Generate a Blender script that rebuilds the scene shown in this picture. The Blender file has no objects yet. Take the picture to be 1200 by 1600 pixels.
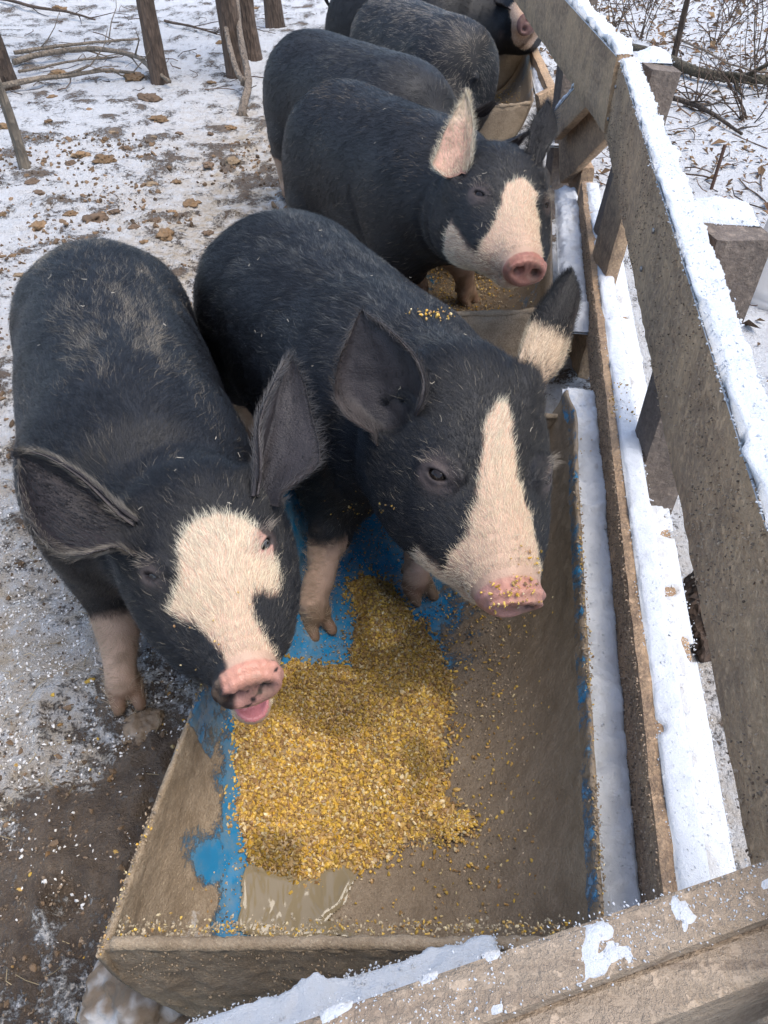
import bpy, math, random, colorsys
import numpy as np
from mathutils import Vector, Matrix

random.seed(7)
RNG = np.random.default_rng(7)
SC = bpy.context.scene
COL = SC.collection
PI = math.pi

# ------------------------------------------------------------------ camera
CAM_H, PITCH, FPX = 1.30, math.radians(42), 1220.0
cam = bpy.data.cameras.new('camera')
cam.sensor_fit = 'VERTICAL'
cam.sensor_height = 36.0
cam.lens = FPX / 1600 * 36.0
cam.clip_start = 0.02
cam.clip_end = 400
camo = bpy.data.objects.new('camera', cam)
camo.location = (0, 0, CAM_H)
camo.rotation_euler = (PI / 2 - PITCH, 0, 0)
COL.objects.link(camo)
SC.camera = camo

# ------------------------------------------------------------------ world and sun
SUN_EL, SUN_AZ = math.radians(69), math.radians(120)    # azimuth measured from +Y towards +X
world = bpy.data.worlds.new('World')
SC.world = world
world.use_nodes = True
wn = world.node_tree
bg = wn.nodes['Background']
sky = wn.nodes.new('ShaderNodeTexSky')
sky.sky_type = 'NISHITA'
sky.sun_disc = False
sky.sun_elevation = SUN_EL
sky.sun_rotation = SUN_AZ
sky.air_density = 1.0
sky.dust_density = 1.2
sky.ozone_density = 1.0
hs = wn.nodes.new('ShaderNodeHueSaturation'); hs.inputs['Saturation'].default_value = .95      # thin bright haze takes a little blue out of the sky
wn.links.new(sky.outputs[0], hs.inputs['Color']); wn.links.new(hs.outputs[0], bg.inputs[0])
bg.inputs[1].default_value = 0.13
sl = bpy.data.lights.new('sun', 'SUN')
sl.energy = 1.5
sl.angle = math.radians(48)
sl.color = (1.0, 0.91, 0.78)
so = bpy.data.objects.new('sun', sl)
sd = Vector((math.sin(SUN_AZ) * math.cos(SUN_EL), math.cos(SUN_AZ) * math.cos(SUN_EL), math.sin(SUN_EL)))
so.rotation_euler = (-sd).to_track_quat('-Z', 'Y').to_euler()
so.location = (0, 0, 8)
COL.objects.link(so)
SC.view_settings.view_transform = 'Standard'
SC.view_settings.look = 'None'
SC.view_settings.gamma = 1
SC.view_settings.use_curve_mapping = False
SC.view_settings.exposure = 1.36
SC.render.engine = 'CYCLES'
SC.cycles.max_bounces = 6

# ------------------------------------------------------------------ survey helpers (photo measurements -> metres)
CF = np.array([0, math.cos(PITCH), -math.sin(PITCH)])
CU = np.array([0, math.sin(PITCH), math.cos(PITCH)])
CR = np.array([1.0, 0, 0])
def ray(x, y): return CF + CR * (x - 600) / FPX - CU * (y - 800) / FPX
def P(x, y, z):                       # point at height z
    r = ray(x, y); return np.array([0, 0, CAM_H]) + r * ((z - CAM_H) / r[2])
def D(x, y, d):                       # point at distance d along the viewing axis
    return np.array([0, 0, CAM_H]) + ray(x, y) * d

# ------------------------------------------------------------------ noise
def _hash(ix, iy, iz, seed):
    h = (ix.astype(np.int64) * 374761393 + iy.astype(np.int64) * 668265263 + iz.astype(np.int64) * 2147483647 + seed * 974711) & 0xffffffff
    h = ((h ^ (h >> 13)) * 1274126177) & 0xffffffff
    h = (h ^ (h >> 16)) & 0xffff
    return h.astype(np.float64) / 65535.0
def vnoise(p, seed=0):
    p = np.asarray(p, dtype=np.float64)
    i = np.floor(p); f = p - i; f = f * f * (3 - 2 * f)
    x, y, z = i[..., 0], i[..., 1], i[..., 2]
    out = 0
    for a in (0, 1):
        wx = f[..., 0] if a else 1 - f[..., 0]
        for b in (0, 1):
            wy = f[..., 1] if b else 1 - f[..., 1]
            for c in (0, 1):
                wz = f[..., 2] if c else 1 - f[..., 2]
                out = out + wx * wy * wz * _hash(x + a, y + b, z + c, seed)
    return out * 2 - 1
def fbm(p, scale, octs=3, seed=0, gain=0.5):
    p = np.asarray(p, dtype=np.float64) * scale
    s = 0; a = 1; t = 0
    for o in range(octs):
        s = s + a * vnoise(p, seed + o * 17); t += a
        a *= gain; p = p * 2.03 + 11.7
    return s / t
def sstep(a, b, x):
    t = np.clip((x - a) / (b - a), 0, 1); return t * t * (3 - 2 * t)
def norm(v, ax=-1):
    v = np.asarray(v, dtype=float)
    return v / np.maximum(np.linalg.norm(v, axis=ax, keepdims=True), 1e-9)
def catmull(pts, n):
    pts = np.asarray(pts, float)
    P0 = np.vstack([2 * pts[0] - pts[1], pts, 2 * pts[-1] - pts[-2]])
    m = len(pts) - 1
    t = np.linspace(0, m, n); i = np.minimum(t.astype(int), m - 1); u = (t - i)[:, None]
    a, b, c, d = P0[i], P0[i + 1], P0[i + 2], P0[i + 3]
    return 0.5 * ((2 * b) + (-a + c) * u + (2 * a - 5 * b + 4 * c - d) * u * u + (-a + 3 * b - 3 * c + d) * u ** 3)

# ------------------------------------------------------------------ mesh helpers
class MB:
    """collects vertices and faces of one mesh"""
    def __init__(s): s.v = []; s.f = []; s.n = 0; s.c = []; s.hasc = False
    def add(s, v, f, c=None):
        v = np.asarray(v, float).reshape(-1, 3)
        s.v.append(v)
        for F in (f if isinstance(f, list) else [f]):
            F = np.asarray(F, np.int64)
            if F.size: s.f.append(F + s.n)
        if c is not None:
            s.hasc = True
            c = np.asarray(c, float)
            if c.ndim == 1: c = np.tile(c, (len(v), 1))
            s.c.append(c)
        else:
            s.c.append(np.ones((len(v), 3)))
        s.n += len(v)
    def build(s, name, mat, parent=None, smooth=True, link=True, keep_world=False):
        me = bpy.data.meshes.new(name)
        V = np.vstack(s.v)
        me.vertices.add(len(V)); me.vertices.foreach_set('co', V.astype(np.float32).ravel())
        loops = np.concatenate([F.ravel() for F in s.f]); tot = np.concatenate([np.full(len(F), F.shape[1]) for F in s.f])
        me.loops.add(len(loops)); me.loops.foreach_set('vertex_index', loops.astype(np.int32))
        me.polygons.add(len(tot))
        st = np.concatenate([[0], np.cumsum(tot)[:-1]])
        me.polygons.foreach_set('loop_start', st.astype(np.int32))
        me.polygons.foreach_set('use_smooth', np.full(len(tot), smooth))
        me.update(calc_edges=True)
        if s.hasc:
            a = me.color_attributes.new('col', 'FLOAT_COLOR', 'POINT')
            C = np.hstack([np.vstack(s.c), np.ones((len(V), 1))])
            a.data.foreach_set('color', C.astype(np.float32).ravel())
        me.validate()
        if mat: me.materials.append(mat)
        o = bpy.data.objects.new(name, me)
        if link: COL.objects.link(o)
        if parent: o.parent = parent
        return o

def gridfaces(nu, nv, wrap=False):
    i = np.arange(nu - 1)[:, None]; j = np.arange(nv if wrap else nv - 1)[None, :]
    j2 = (j + 1) % nv
    a = i * nv + j; b = i * nv + j2; c = (i + 1) * nv + j2; d = (i + 1) * nv + j
    return np.stack([a, b, c, d], -1).reshape(-1, 4)

def tube(mb, pts, rad, sides=6, c=None, jitter=0.0, cap=True):
    pts = np.asarray(pts, float); n = len(pts)
    rad = np.broadcast_to(rad, (n,)).astype(float)
    t = norm(np.gradient(pts, axis=0))
    ref = np.array([0.31, 0.2, 0.93]); u = norm(np.cross(t, ref)); w = np.cross(t, u)
    a = np.linspace(0, 2 * PI, sides, endpoint=False)
    r = rad[:, None] * (1 + jitter * RNG.standard_normal((n, sides)))
    V = pts[:, None] + r[..., None] * (np.cos(a)[None, :, None] * u[:, None] + np.sin(a)[None, :, None] * w[:, None])
    V = V.reshape(-1, 3); F = gridfaces(n, sides, True)
    if cap:
        V = np.vstack([V, pts[:1], pts[-1:]])
        k = np.arange(sides); k2 = (k + 1) % sides
        c0 = np.stack([k2, k, np.full(sides, n * sides)], -1)
        c1 = np.stack([(n - 1) * sides + k, (n - 1) * sides + k2, np.full(sides, n * sides + 1)], -1)
        mb.add(V, [F, np.vstack([c0, c1])], c)
    else: mb.add(V, F, c)

def plank_mesh(mb, A, B, wdir, w, t, seed=0, nl=40, rough=0.0025, nick=0.006):
    """sawn board from A to B (upper edge, inner side); wdir across its width, t thick"""
    A = np.array(A, float); B = np.array(B, float)
    L = norm(B - A); wd = np.array(wdir, float); wd = norm(wd - L * (wd @ L)); td = np.cross(L, wd)
    flip = t < 0
    if flip: td = -td; t = -t
    s = np.linspace(0, 1, nl)
    nw = 7
    prof = []
    for k in range(nw): prof.append((k / (nw - 1) * w, 0))
    for k in range(3): prof.append((w, (k + 1) / 4 * t))
    for k in range(nw): prof.append(((nw - 1 - k) / (nw - 1) * w, t))
    for k in range(3): prof.append((0, (3 - k) / 4 * t))
    prof = np.array(prof)
    b = 0.0025
    pr = prof.copy()
    for q in range(len(pr)):
        ew = min(pr[q, 0], w - pr[q, 0]) < 1e-6; et = min(pr[q, 1], t - pr[q, 1]) < 1e-6
        if ew and et:
            pr[q, 0] += b if pr[q, 0] < w / 2 else -b
            pr[q, 1] += b if pr[q, 1] < t / 2 else -b
    V = A + (B - A) * s[:, None, None] + pr[None, :, 0, None] * wd + pr[None, :, 1, None] * td
    V = V.reshape(-1, 3)
    cen = (A + B) / 2 + wd * w / 2 + td * t / 2
    q = V - cen
    dw = q @ wd; dt = q @ td
    V = V + wd * (fbm(V + seed, 9, 3, seed) * nick * np.sign(dw))[:, None] * (np.abs(dw) > w * .45)[:, None]
    V = V + td * (fbm(V * 1 + seed * 3, 40, 2, seed + 5) * rough * np.sign(dt))[:, None]
    n = len(pr)
    V2 = np.vstack([V, [A + wd * w / 2 + td * t / 2 - L * .001, B + wd * w / 2 + td * t / 2 + L * .001]])
    k = np.arange(n); k2 = (k + 1) % n
    c0 = np.stack([k2, k, np.full(n, nl * n)], -1); c1 = np.stack([(nl - 1) * n + k, (nl - 1) * n + k2, np.full(n, nl * n + 1)], -1)
    F = gridfaces(nl, n, True)
    C2 = np.vstack([c0, c1])
    mb.add(V2, [F, C2] if flip else [F[:, ::-1], C2[:, ::-1]])

def tag(o, label=None, cat=None, group=None, kind=None):
    if label: o['label'] = label
    if cat: o['category'] = cat
    if group: o['group'] = group
    if kind: o['kind'] = kind
    return o
def empty(name, loc=(0, 0, 0), rz=0):
    o = bpy.data.objects.new(name, None); o.location = loc; o.rotation_euler = (0, 0, rz)
    o.empty_display_size = .1
    COL.objects.link(o); return o

# ------------------------------------------------------------------ materials
class NT:
    def __init__(s, name, rough=0.8):
        s.m = bpy.data.materials.new(name); s.m.use_nodes = True
        s.t = s.m.node_tree; s.N = s.t.nodes; s.bs = s.N['Principled BSDF']
        s.bs.inputs['Roughness'].default_value = rough
        s.tc = s.N.new('ShaderNodeTexCoord')
    def link(s, a, b): s.t.links.new(a, b); return b
    def noise(s, scale, detail=4, rough=.6, vec=None, dist=0):
        n = s.N.new('ShaderNodeTexNoise'); n.inputs['Scale'].default_value = scale
        n.inputs['Detail'].default_value = detail; n.inputs['Roughness'].default_value = rough
        n.inputs['Distortion'].default_value = dist
        s.link(vec if vec is not None else s.tc.outputs['Object'], n.inputs['Vector']); return n.outputs['Fac']
    def voro(s, scale, vec=None, out='Distance'):
        n = s.N.new('ShaderNodeTexVoronoi'); n.inputs['Scale'].default_value = scale
        s.link(vec if vec is not None else s.tc.outputs['Object'], n.inputs['Vector']); return n.outputs[out]
    def mapping(s, scale, rot=(0, 0, 0)):
        n = s.N.new('ShaderNodeMapping'); n.inputs['Scale'].default_value = scale; n.inputs['Rotation'].default_value = rot
        s.link(s.tc.outputs['Object'], n.inputs['Vector']); return n.outputs[0]
    def ramp(s, fac, stops, interp='LINEAR'):
        n = s.N.new('ShaderNodeValToRGB'); n.color_ramp.interpolation = interp
        e = n.color_ramp.elements
        while len(e) < len(stops): e.new(.5)
        for k, (p, c) in enumerate(stops):
            e[k].position = p; e[k].color = (*c, 1) if not isinstance(c, (int, float)) else (c, c, c, 1)
        s.link(fac, n.inputs[0]); return n.outputs[0]
    def mix(s, fac, a, b, mode='MIX'):
        n = s.N.new('ShaderNodeMix'); n.data_type = 'RGBA'; n.blend_type = mode
        for k, v in ((0, fac), (6, a), (7, b)):
            if isinstance(v, (int, float)): n.inputs[k].default_value = v if k == 0 else (v, v, v, 1)
            elif isinstance(v, tuple): n.inputs[k].default_value = (*v, 1)
            else: s.link(v, n.inputs[k])
        return n.outputs[2]
    def math(s, op, a, b=None, clamp=False):
        n = s.N.new('ShaderNodeMath'); n.operation = op; n.use_clamp = clamp
        for k, v in ((0, a), (1, b)):
            if v is None: continue
            if isinstance(v, (int, float)): n.inputs[k].default_value = v
            else: s.link(v, n.inputs[k])
        return n.outputs[0]
    def attr(s, name='col'):
        n = s.N.new('ShaderNodeAttribute'); n.attribute_name = name; return n
    def bump(s, h, strength=.5, dist=.003):
        n = s.N.new('ShaderNodeBump'); n.inputs['Strength'].default_value = strength; n.inputs['Distance'].default_value = dist
        s.link(h, n.inputs['Height'])
        s.link(n.outputs[0], s.bs.inputs['Normal']); return n
    def color(s, c):
        if isinstance(c, tuple): s.bs.inputs['Base Color'].default_value = (*c, 1)
        else: s.link(c, s.bs.inputs['Base Color'])
    def rough(s, c): s.link(c, s.bs.inputs['Roughness'])

def wood_mat(name, dark, mid, light, axis_scale, mudcol=(.20, .15, .105), mud=.5):
    n = NT(name, .85)
    v = n.mapping(axis_scale)
    grain = n.noise(26, 6, .65, v, .6)
    g2 = n.noise(9, 4, .6, v, .3)
    lines = n.ramp(n.noise(60, 5, .7, v, .4), [(.36, 1.0), (.44, 0.0)])
    col = n.ramp(grain, [(.25, dark), (.5, mid), (.75, light)])
    fine = n.noise(160, 4, .7)
    col = n.mix(n.math('MULTIPLY', lines, .6), col, tuple(k * .5 for k in dark))
    col = n.mix(n.ramp(g2, [(.35, 0.0), (.65, .6)]), col, dark, 'MIX')
    m = n.ramp(n.noise(7, 7, .72), [(.64 - mud * .4, 0.0), (.80 - mud * .4, 1.0)])
    mc = n.mix(fine, tuple(k * .45 for k in mudcol), tuple(min(1, k * 1.45) for k in mudcol))
    col = n.mix(n.math('MULTIPLY', m, .9), col, mc)
    crust = n.ramp(n.noise(70, 5, .75), [(.42, 0.0), (.6, 1.0)])
    col = n.mix(n.math('MULTIPLY', crust, .45), col, tuple(k * 1.45 for k in mudcol))
    sp = n.ramp(n.voro(150), [(.05, 1.0), (.13, 0.0)])
    sel = n.ramp(n.noise(30, 2), [(.5, 0.0), (.62, 1.0)])
    col = n.mix(n.math('MULTIPLY', sp, n.math('MULTIPLY', sel, .55)), col, (.5, .42, .32))
    n.color(col)
    h = n.math('ADD', n.math('MULTIPLY', grain, .8), n.math('MULTIPLY', fine, .7))
    h = n.math('ADD', h, n.math('MULTIPLY', n.noise(45, 3), .8))
    n.bump(n.math('ADD', h, n.math('MULTIPLY', crust, .6)), .85, .006)
    return n.m
# long axis of the main fence is close to Y, of the cross fence close to X
M = {}
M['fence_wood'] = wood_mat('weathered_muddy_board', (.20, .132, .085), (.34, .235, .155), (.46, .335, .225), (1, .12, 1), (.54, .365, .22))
M['cross_wood'] = wood_mat('smooth_tan_board', (.22, .16, .115), (.33, .26, .19), (.42, .34, .26), (.07, 1, 1), (.34, .265, .195), .28)
M['post_wood'] = wood_mat('grey_post_wood', (.09, .07, .055), (.18, .14, .115), (.27, .22, .18), (1, 1, .12), (.23, .18, .14), .25)

n = NT('snow', .55)
g = n.noise(260, 5, .8); g2 = n.noise(36, 5, .7)
dirt = n.ramp(n.noise(60, 5, .7), [(.66, 0.0), (.74, 1.0)])
col = n.mix(n.math('MULTIPLY', dirt, .55), n.mix(g2, (.66, .70, .76), (.82, .84, .87)), (.36, .28, .19))
n.color(col)
n.bs.inputs['Subsurface Weight'].default_value = 0.0
n.bump(n.math('ADD', n.math('MULTIPLY', g, .8), g2), .8, .008)
M['snow'] = n.m

n = NT('ground', .8)
a = n.attr('col'); sep = n.N.new('ShaderNodeSeparateColor'); n.link(a.outputs['Color'], sep.inputs[0])
snow, mud, wet = sep.outputs[0], sep.outputs[1], sep.outputs[2]
f1 = n.noise(55, 6, .7); f2 = n.noise(170, 4, .7); f3 = n.noise(14, 5, .65)
soil = n.mix(n.ramp(f3, [(.3, 0.0), (.7, 1.0)]), (.105, .073, .05), (.34, .255, .18))
soil = n.mix(n.ramp(f2, [(.35, 0.0), (.7, 1.0)]), n.mix(.45, soil, (.06, .04, .028)), soil)
soil = n.mix(n.ramp(n.voro(120), [(.05, .85), (.16, 0.0)]), soil, (.40, .34, .27))
soil = n.mix(n.math('MULTIPLY', wet, .32), soil, (.07, .05, .037))
k = n.math('ADD', n.math('ADD', snow, n.math('MULTIPLY', n.math('SUBTRACT', f1, .5), 1.5)), n.math('MULTIPLY', n.math('SUBTRACT', f2, .5), .9))
sm = n.ramp(k, [(.40, 0.0), (.60, 1.0)])
sn = n.mix(n.noise(25, 3), (.78, .80, .83), (.90, .90, .91))
dirty = n.mix(f2, (.40, .295, .19), (.74, .63, .48))
sn = n.mix(n.math('MULTIPLY', mud, n.ramp(n.noise(20, 4, .6), [(.35, .25), (.65, 1.0)])), sn, dirty)
spk = n.math('MULTIPLY', n.ramp(n.voro(75), [(.10, 1.0), (.24, 0.0)]), n.ramp(n.noise(9, 3), [(.42, 0.0), (.6, .75)]))
sn = n.mix(spk, sn, (.22, .155, .10))
n.color(n.mix(sm, soil, sn))
n.rough(n.mix(wet, .78, .38))
n.bump(n.math('ADD', n.math('ADD', n.math('MULTIPLY', f1, 1.2), n.math('MULTIPLY', f2, .6)), n.math('MULTIPLY', sm, .5)), 1.0, .028)
M['ground'] = n.m

n = NT('barrel_plastic', .5)
a = n.attr('col'); sep = n.N.new('ShaderNodeSeparateColor'); n.link(a.outputs['Color'], sep.inputs[0])
blue = n.mix(n.noise(12, 4), (.012, .15, .33), (.022, .25, .46))
f2 = n.noise(210, 4, .75); f1 = n.noise(38, 6, .7)
mudc = n.mix(n.noise(7, 5, .6), (.30, .225, .15), (.50, .40, .285))
mudc = n.mix(n.ramp(f2, [(.35, 0.0), (.6, 1.0)]), n.mix(.5, mudc, (.14, .095, .055)), mudc)
mudc = n.mix(n.ramp(n.noise(16, 5, .7), [(.45, 0.0), (.62, .6)]), mudc, (.20, .145, .09))
mudc = n.mix(n.ramp(n.voro(170), [(.06, .8), (.2, 0.0)]), mudc, (.52, .43, .29))
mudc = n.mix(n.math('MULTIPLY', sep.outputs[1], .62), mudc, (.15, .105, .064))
blue = n.mix(n.ramp(n.noise(24, 5, .7), [(.40, 0.0), (.68, .60)]), blue, (.22, .22, .17))
k = n.math('ADD', sep.outputs[0], n.math('MULTIPLY', n.math('SUBTRACT', n.noise(26, 8, .78), .5), 1.5))
k = n.math('ADD', k, n.math('MULTIPLY', n.math('SUBTRACT', f2, .5), .45))
bm = n.ramp(k, [(.44, 0.0), (.60, 1.0)])
col = n.mix(bm, mudc, blue)
ice = n.ramp(n.math('ADD', sep.outputs[2], n.math('MULTIPLY', n.math('SUBTRACT', f1, .5), 1.3)), [(.5, 0.0), (.75, .8)])
n.color(n.mix(ice, col, (.78, .77, .76)))
n.rough(n.mix(bm, n.mix(sep.outputs[1], .85, .45), .22))
n.bump(n.math('MULTIPLY', n.math('SUBTRACT', 1.0, bm), n.math('ADD', f1, f2)), .8, .005)
M['barrel'] = n.m

def attr_mat(name, rough=.6, bump=None, spec=.5, coat=0, sss=0):
    n = NT(name, rough)
    n.link(n.attr('col').outputs['Color'], n.bs.inputs['Base Color'])
    n.bs.inputs['Specular IOR Level'].default_value = spec
    n.bs.inputs['Coat Weight'].default_value = coat
    if sss:
        n.bs.inputs['Subsurface Weight'].default_value = sss
        n.bs.inputs['Subsurface Scale'].default_value = .006
        n.bs.inputs['Subsurface Radius'].default_value = (1, .4, .25)
    if bump:
        h = n.math('ADD', n.noise(bump[0], 4, .65), n.math('MULTIPLY', n.voro(bump[0] * 1.6), .6))
        n.bump(h, bump[1], bump[2])
    return n.m
M['grain'] = attr_mat('cracked_corn_grain', .42, None, .5)
M['clod'] = attr_mat('frozen_mud_clod', .9, (45, .8, .006))
M['skin'] = attr_mat('pig_skin', .55, (240, .45, .0016), .32)
_t = M['skin'].node_tree; _c = [q for q in _t.nodes if q.type == 'ATTRIBUTE'][0]
_s = _t.nodes.new('ShaderNodeSeparateColor'); _t.links.new(_c.outputs['Color'], _s.inputs[0])
_m = _t.nodes.new('ShaderNodeMath'); _m.operation = 'SUBTRACT'; _t.links.new(_s.outputs[0], _m.inputs[0]); _t.links.new(_s.outputs[1], _m.inputs[1])
_r = _t.nodes.new('ShaderNodeMapRange'); _r.inputs[1].default_value = .12; _r.inputs[2].default_value = .28; _r.inputs[3].default_value = .55; _r.inputs[4].default_value = .24
_t.links.new(_m.outputs[0], _r.inputs[0]); _t.links.new(_r.outputs[0], _t.nodes['Principled BSDF'].inputs['Roughness'])
M['bark'] = attr_mat('rough_bark', .9)
_t = M['bark'].node_tree; _tc = _t.nodes.new('ShaderNodeTexCoord'); _mp = _t.nodes.new('ShaderNodeMapping'); _mp.inputs['Scale'].default_value = (1, 1, .22)
_vo = _t.nodes.new('ShaderNodeTexVoronoi'); _vo.inputs['Scale'].default_value = 60; _no = _t.nodes.new('ShaderNodeTexNoise'); _no.inputs['Scale'].default_value = 45; _no.inputs['Detail'].default_value = 6
_ad = _t.nodes.new('ShaderNodeMath'); _bu = _t.nodes.new('ShaderNodeBump'); _bu.inputs['Strength'].default_value = 1.0; _bu.inputs['Distance'].default_value = .02
for _a, _b in ((_tc.outputs['Object'], _mp.inputs['Vector']), (_mp.outputs[0], _vo.inputs['Vector']), (_mp.outputs[0], _no.inputs['Vector']), (_vo.outputs['Distance'], _ad.inputs[0]), (_no.outputs['Fac'], _ad.inputs[1]),
               (_ad.outputs[0], _bu.inputs['Height']), (_bu.outputs[0], _t.nodes['Principled BSDF'].inputs['Normal'])): _t.links.new(_a, _b)
M['hair'] = attr_mat('pig_hair', .30, None, .50)

n = NT('eye_wet', .06); n.color((.012, .009, .008)); n.bs.inputs['Specular IOR Level'].default_value = .35; M['eye'] = n.m
n = NT('iris', .12)
n.color((.06, .06, .062)); n.bs.inputs['Specular IOR Level'].default_value = .3; M['iris'] = n.m

n = NT('iris_brown', .12)
n.color((.018, .013, .011)); n.bs.inputs['Specular IOR Level'].default_value = .3; M['iris_brown'] = n.m
n = NT('muddy_water', .08); n.bs.inputs['Specular IOR Level'].default_value = .5
n.color(n.mix(n.noise(6, 3), (.20, .16, .095), (.28, .225, .14)))
wv = n.noise(22, 2, .4, n.mapping((1, .45, 1)), 1.0)
n.bump(wv, .6, .02)
M['water'] = n.m
n = NT('white_plastic_bucket', .5); n.color(n.mix(n.noise(14, 5), (.55, .52, .48), (.75, .74, .72))); M['bucket'] = n.m
n = NT('rusty_iron', .8); n.color(n.mix(n.noise(60, 5), (.05, .03, .022), (.13, .065, .04))); M['rust'] = n.m
n = NT('dark_rubber', .6); n.color((.02, .02, .021)); M['dark'] = n.m
n = NT('steel_screw', .45); n.color((.3, .29, .28)); n.bs.inputs['Metallic'].default_value = .8; M['screw'] = n.m

# ------------------------------------------------------------------ main fence line (plan view)
def fx(Y): return .34 + .148 * (Y - .4)            # inner face of the near fence section
# feeding troughs: near end centre, heading
HD = norm(np.array([.146, .989, 0])); HS = np.array([HD[1], -HD[0], 0])     # along, to the right
TROUGHS = [(np.array([-.028, .336, 0]), 1.15, HD, 0.0), (np.array([.17, 1.90, 0]), 1.12, norm(np.array([.15, .98, 0])), 0.0),
           (np.array([.40, 3.78, 0]), 1.12, norm(np.array([.12, .98, 0])), 0.02), (np.array([.56, 5.1, 0]), 1.1, norm(np.array([.16, .98, 0])), 0.0)]
TS = [np.array([1, .0, 0]), norm(np.array([1, .12, 0])), norm(np.array([1, .30, 0])), norm(np.array([1, .30, 0]))]   # the drums were not cut quite square
PROF = catmull([(-.315, .285), (-.302, .19), (-.262, .10), (-.20, .047), (-.12, .030), (-.03, .036), (.08, .06), (.178, .112), (.248, .20), (.288, .305)], 121)

def trough_pt(k, u, v):     # u across (profile position -.315...288), v along
    o, L, h, dz = TROUGHS[k]; s = TS[k]
    z = np.interp(u, PROF[:, 0], PROF[:, 1])
    return o + s * u + h * v + np.array([0, 0, z + dz])

# ------------------------------------------------------------------ ground: one sheet, fine near the camera
def ground_h(X, Y):
    p = np.stack([X, Y, np.zeros_like(X)], -1)
    r = np.hypot(X, Y)
    h = fbm(p, 1.3, 3, 3) * .035
    near = 1 - sstep(6, 14, r)
    tr = 1 - sstep(.15, .8, X - (.5 + .1 * Y))      # inside the pen, trampled
    lump = fbm(p, 9, 4, 9, .55)
    h = h + near * (lump * .020 * (.35 + .65 * tr) + np.abs(fbm(p, 26, 3, 21)) * .011 * tr + fbm(p, 60, 2, 33) * .0035)
    # flat where the troughs stand
    for (o, L, hd, dz) in TROUGHS:
        s = np.array([hd[1], -hd[0]]); q0 = (X - o[0]) * hd[0] + (Y - o[1]) * hd[1]; q1 = (X - o[0]) * s[0] + (Y - o[1]) * s[1]
        m = sstep(-.2, 0, q0) * (1 - sstep(L, L + .2, q0)) * (1 - sstep(.2, .38, np.abs(q1)))
        h = h * (1 - m) - .03 * m
    far = sstep(7, 40, Y)
    h = h + far * (2.2 + .6 * fbm(p, .12, 2, 5)) - sstep(6, 50, -Y) * 1.0 + sstep(8, 50, np.abs(X)) * 1.0
    return h - .005
def axis(lo_f, hi_f, step, lo, hi, growth):
    a = list(np.arange(lo_f, hi_f, step)); s = step; x = a[-1]
    while x < hi: s *= growth; x += s; a.append(x)
    s = step; x = a[0]
    while x > lo: s *= growth; x -= s; a.insert(0, x)
    return np.array(a)
gx = axis(-1.5, 1.3, .0105, -60, 60, 1.035)
gy = axis(.15, 3.0, .0105, -40, 90, 1.016)
GX, GY = np.meshgrid(gx, gy, indexing='ij')
GH = ground_h(GX, GY)
gp = np.stack([GX, GY, np.zeros_like(GX)], -1)
# hoof prints trodden into the pen floor
hp = np.random.default_rng(77)
for _ in range(260):
    hx0, hy0, a_ = hp.uniform(-1.9, .1), hp.uniform(.35, 4.2), hp.uniform(-.9, .9)
    i0, i1 = np.searchsorted(gx, [hx0 - .07, hx0 + .07]); j0, j1 = np.searchsorted(gy, [hy0 - .07, hy0 + .07])
    if i1 - i0 < 2 or j1 - j0 < 2: continue
    X_, Y_ = GX[i0:i1, j0:j1] - hx0, GY[i0:i1, j0:j1] - hy0
    al, ac = X_ * math.sin(a_) + Y_ * math.cos(a_), X_ * math.cos(a_) - Y_ * math.sin(a_)
    for sgn in (-1, 1):
        GH[i0:i1, j0:j1] -= .016 * np.exp(-((al / .026) ** 2 + ((ac - sgn * .014) / .012) ** 2) ** 1.5)
    rr = np.hypot(al / 1.2, ac); GH[i0:i1, j0:j1] += .006 * np.exp(-((rr - .040) / .010) ** 2)
# snow cover: churned mud beside the trough and nearest the camera, dirty trampled snow in the pen, clean snow past the fence
n1 = fbm(gp, 2.2, 4, 41); n2 = fbm(gp, 9, 4, 9, .55); n3 = fbm(gp, 17, 3, 57)
pen = 1 - sstep(-.05, .25, GX - (.5 + .08 * GY))
mudzone = (1 - sstep(.44, .80, GY + .26 * n1 + .10 * n3 + .25 * (GX + .6))) * sstep(-3.5, -1.5, GX)
mudzone = np.maximum(mudzone, (1 - sstep(.0, .22, np.abs(GX + .42) + .1 * n1)) * (1 - sstep(.7, 1.3, GY)) * .8)
path = np.exp(-((GX - (-.62 + .05 * GY)) / .62) ** 2) * sstep(1.2, 1.9, GY) * (1 - sstep(4.2, 5.6, GY))
snowm = .80 - .16 * sstep(.0, .5, n3) * (GY < 99) - .42 * (n2 > .0) * np.clip(n2 * 2.2, 0, 1) - .10 * n3
snowm = snowm - .13 * path * (n1 + .8) - .62 * mudzone * (1 - .5 * np.clip(n3 * 2, 0, 1)) * pen
snowm = snowm * pen + (1 - pen) * (.86 - .30 * np.clip(n3 + .1, 0, 1) * sstep(1.8, 3, GY) - .1 * np.clip(n2, 0, 1))
dirty = pen * np.clip(.22 + 1.2 * path + .8 * (1 - sstep(1.0, 1.7, GY)) * (1 - .5 * mudzone) + .18 * n1, 0, 1)
snowm = snowm + mudzone * pen * .22 * sstep(.1, .5, n1 + .6 * n3)
wet = np.clip(mudzone * pen * (.40 + n1), 0, 1)
GH = GH + pen * mudzone * (.016 * np.abs(fbm(gp, 13, 4, 71, .6)) + .005 * fbm(gp, 45, 2, 72)) * (np.abs(GX) < 3)
mb = MB()
mb.add(np.stack([GX, GY, GH], -1).reshape(-1, 3), gridfaces(len(gx), len(gy)),
       np.stack([snowm, dirty, wet], -1).reshape(-1, 3))
mb.f = [F[:, ::-1] for F in mb.f]
gr = mb.build('ground', M['ground'])
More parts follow.
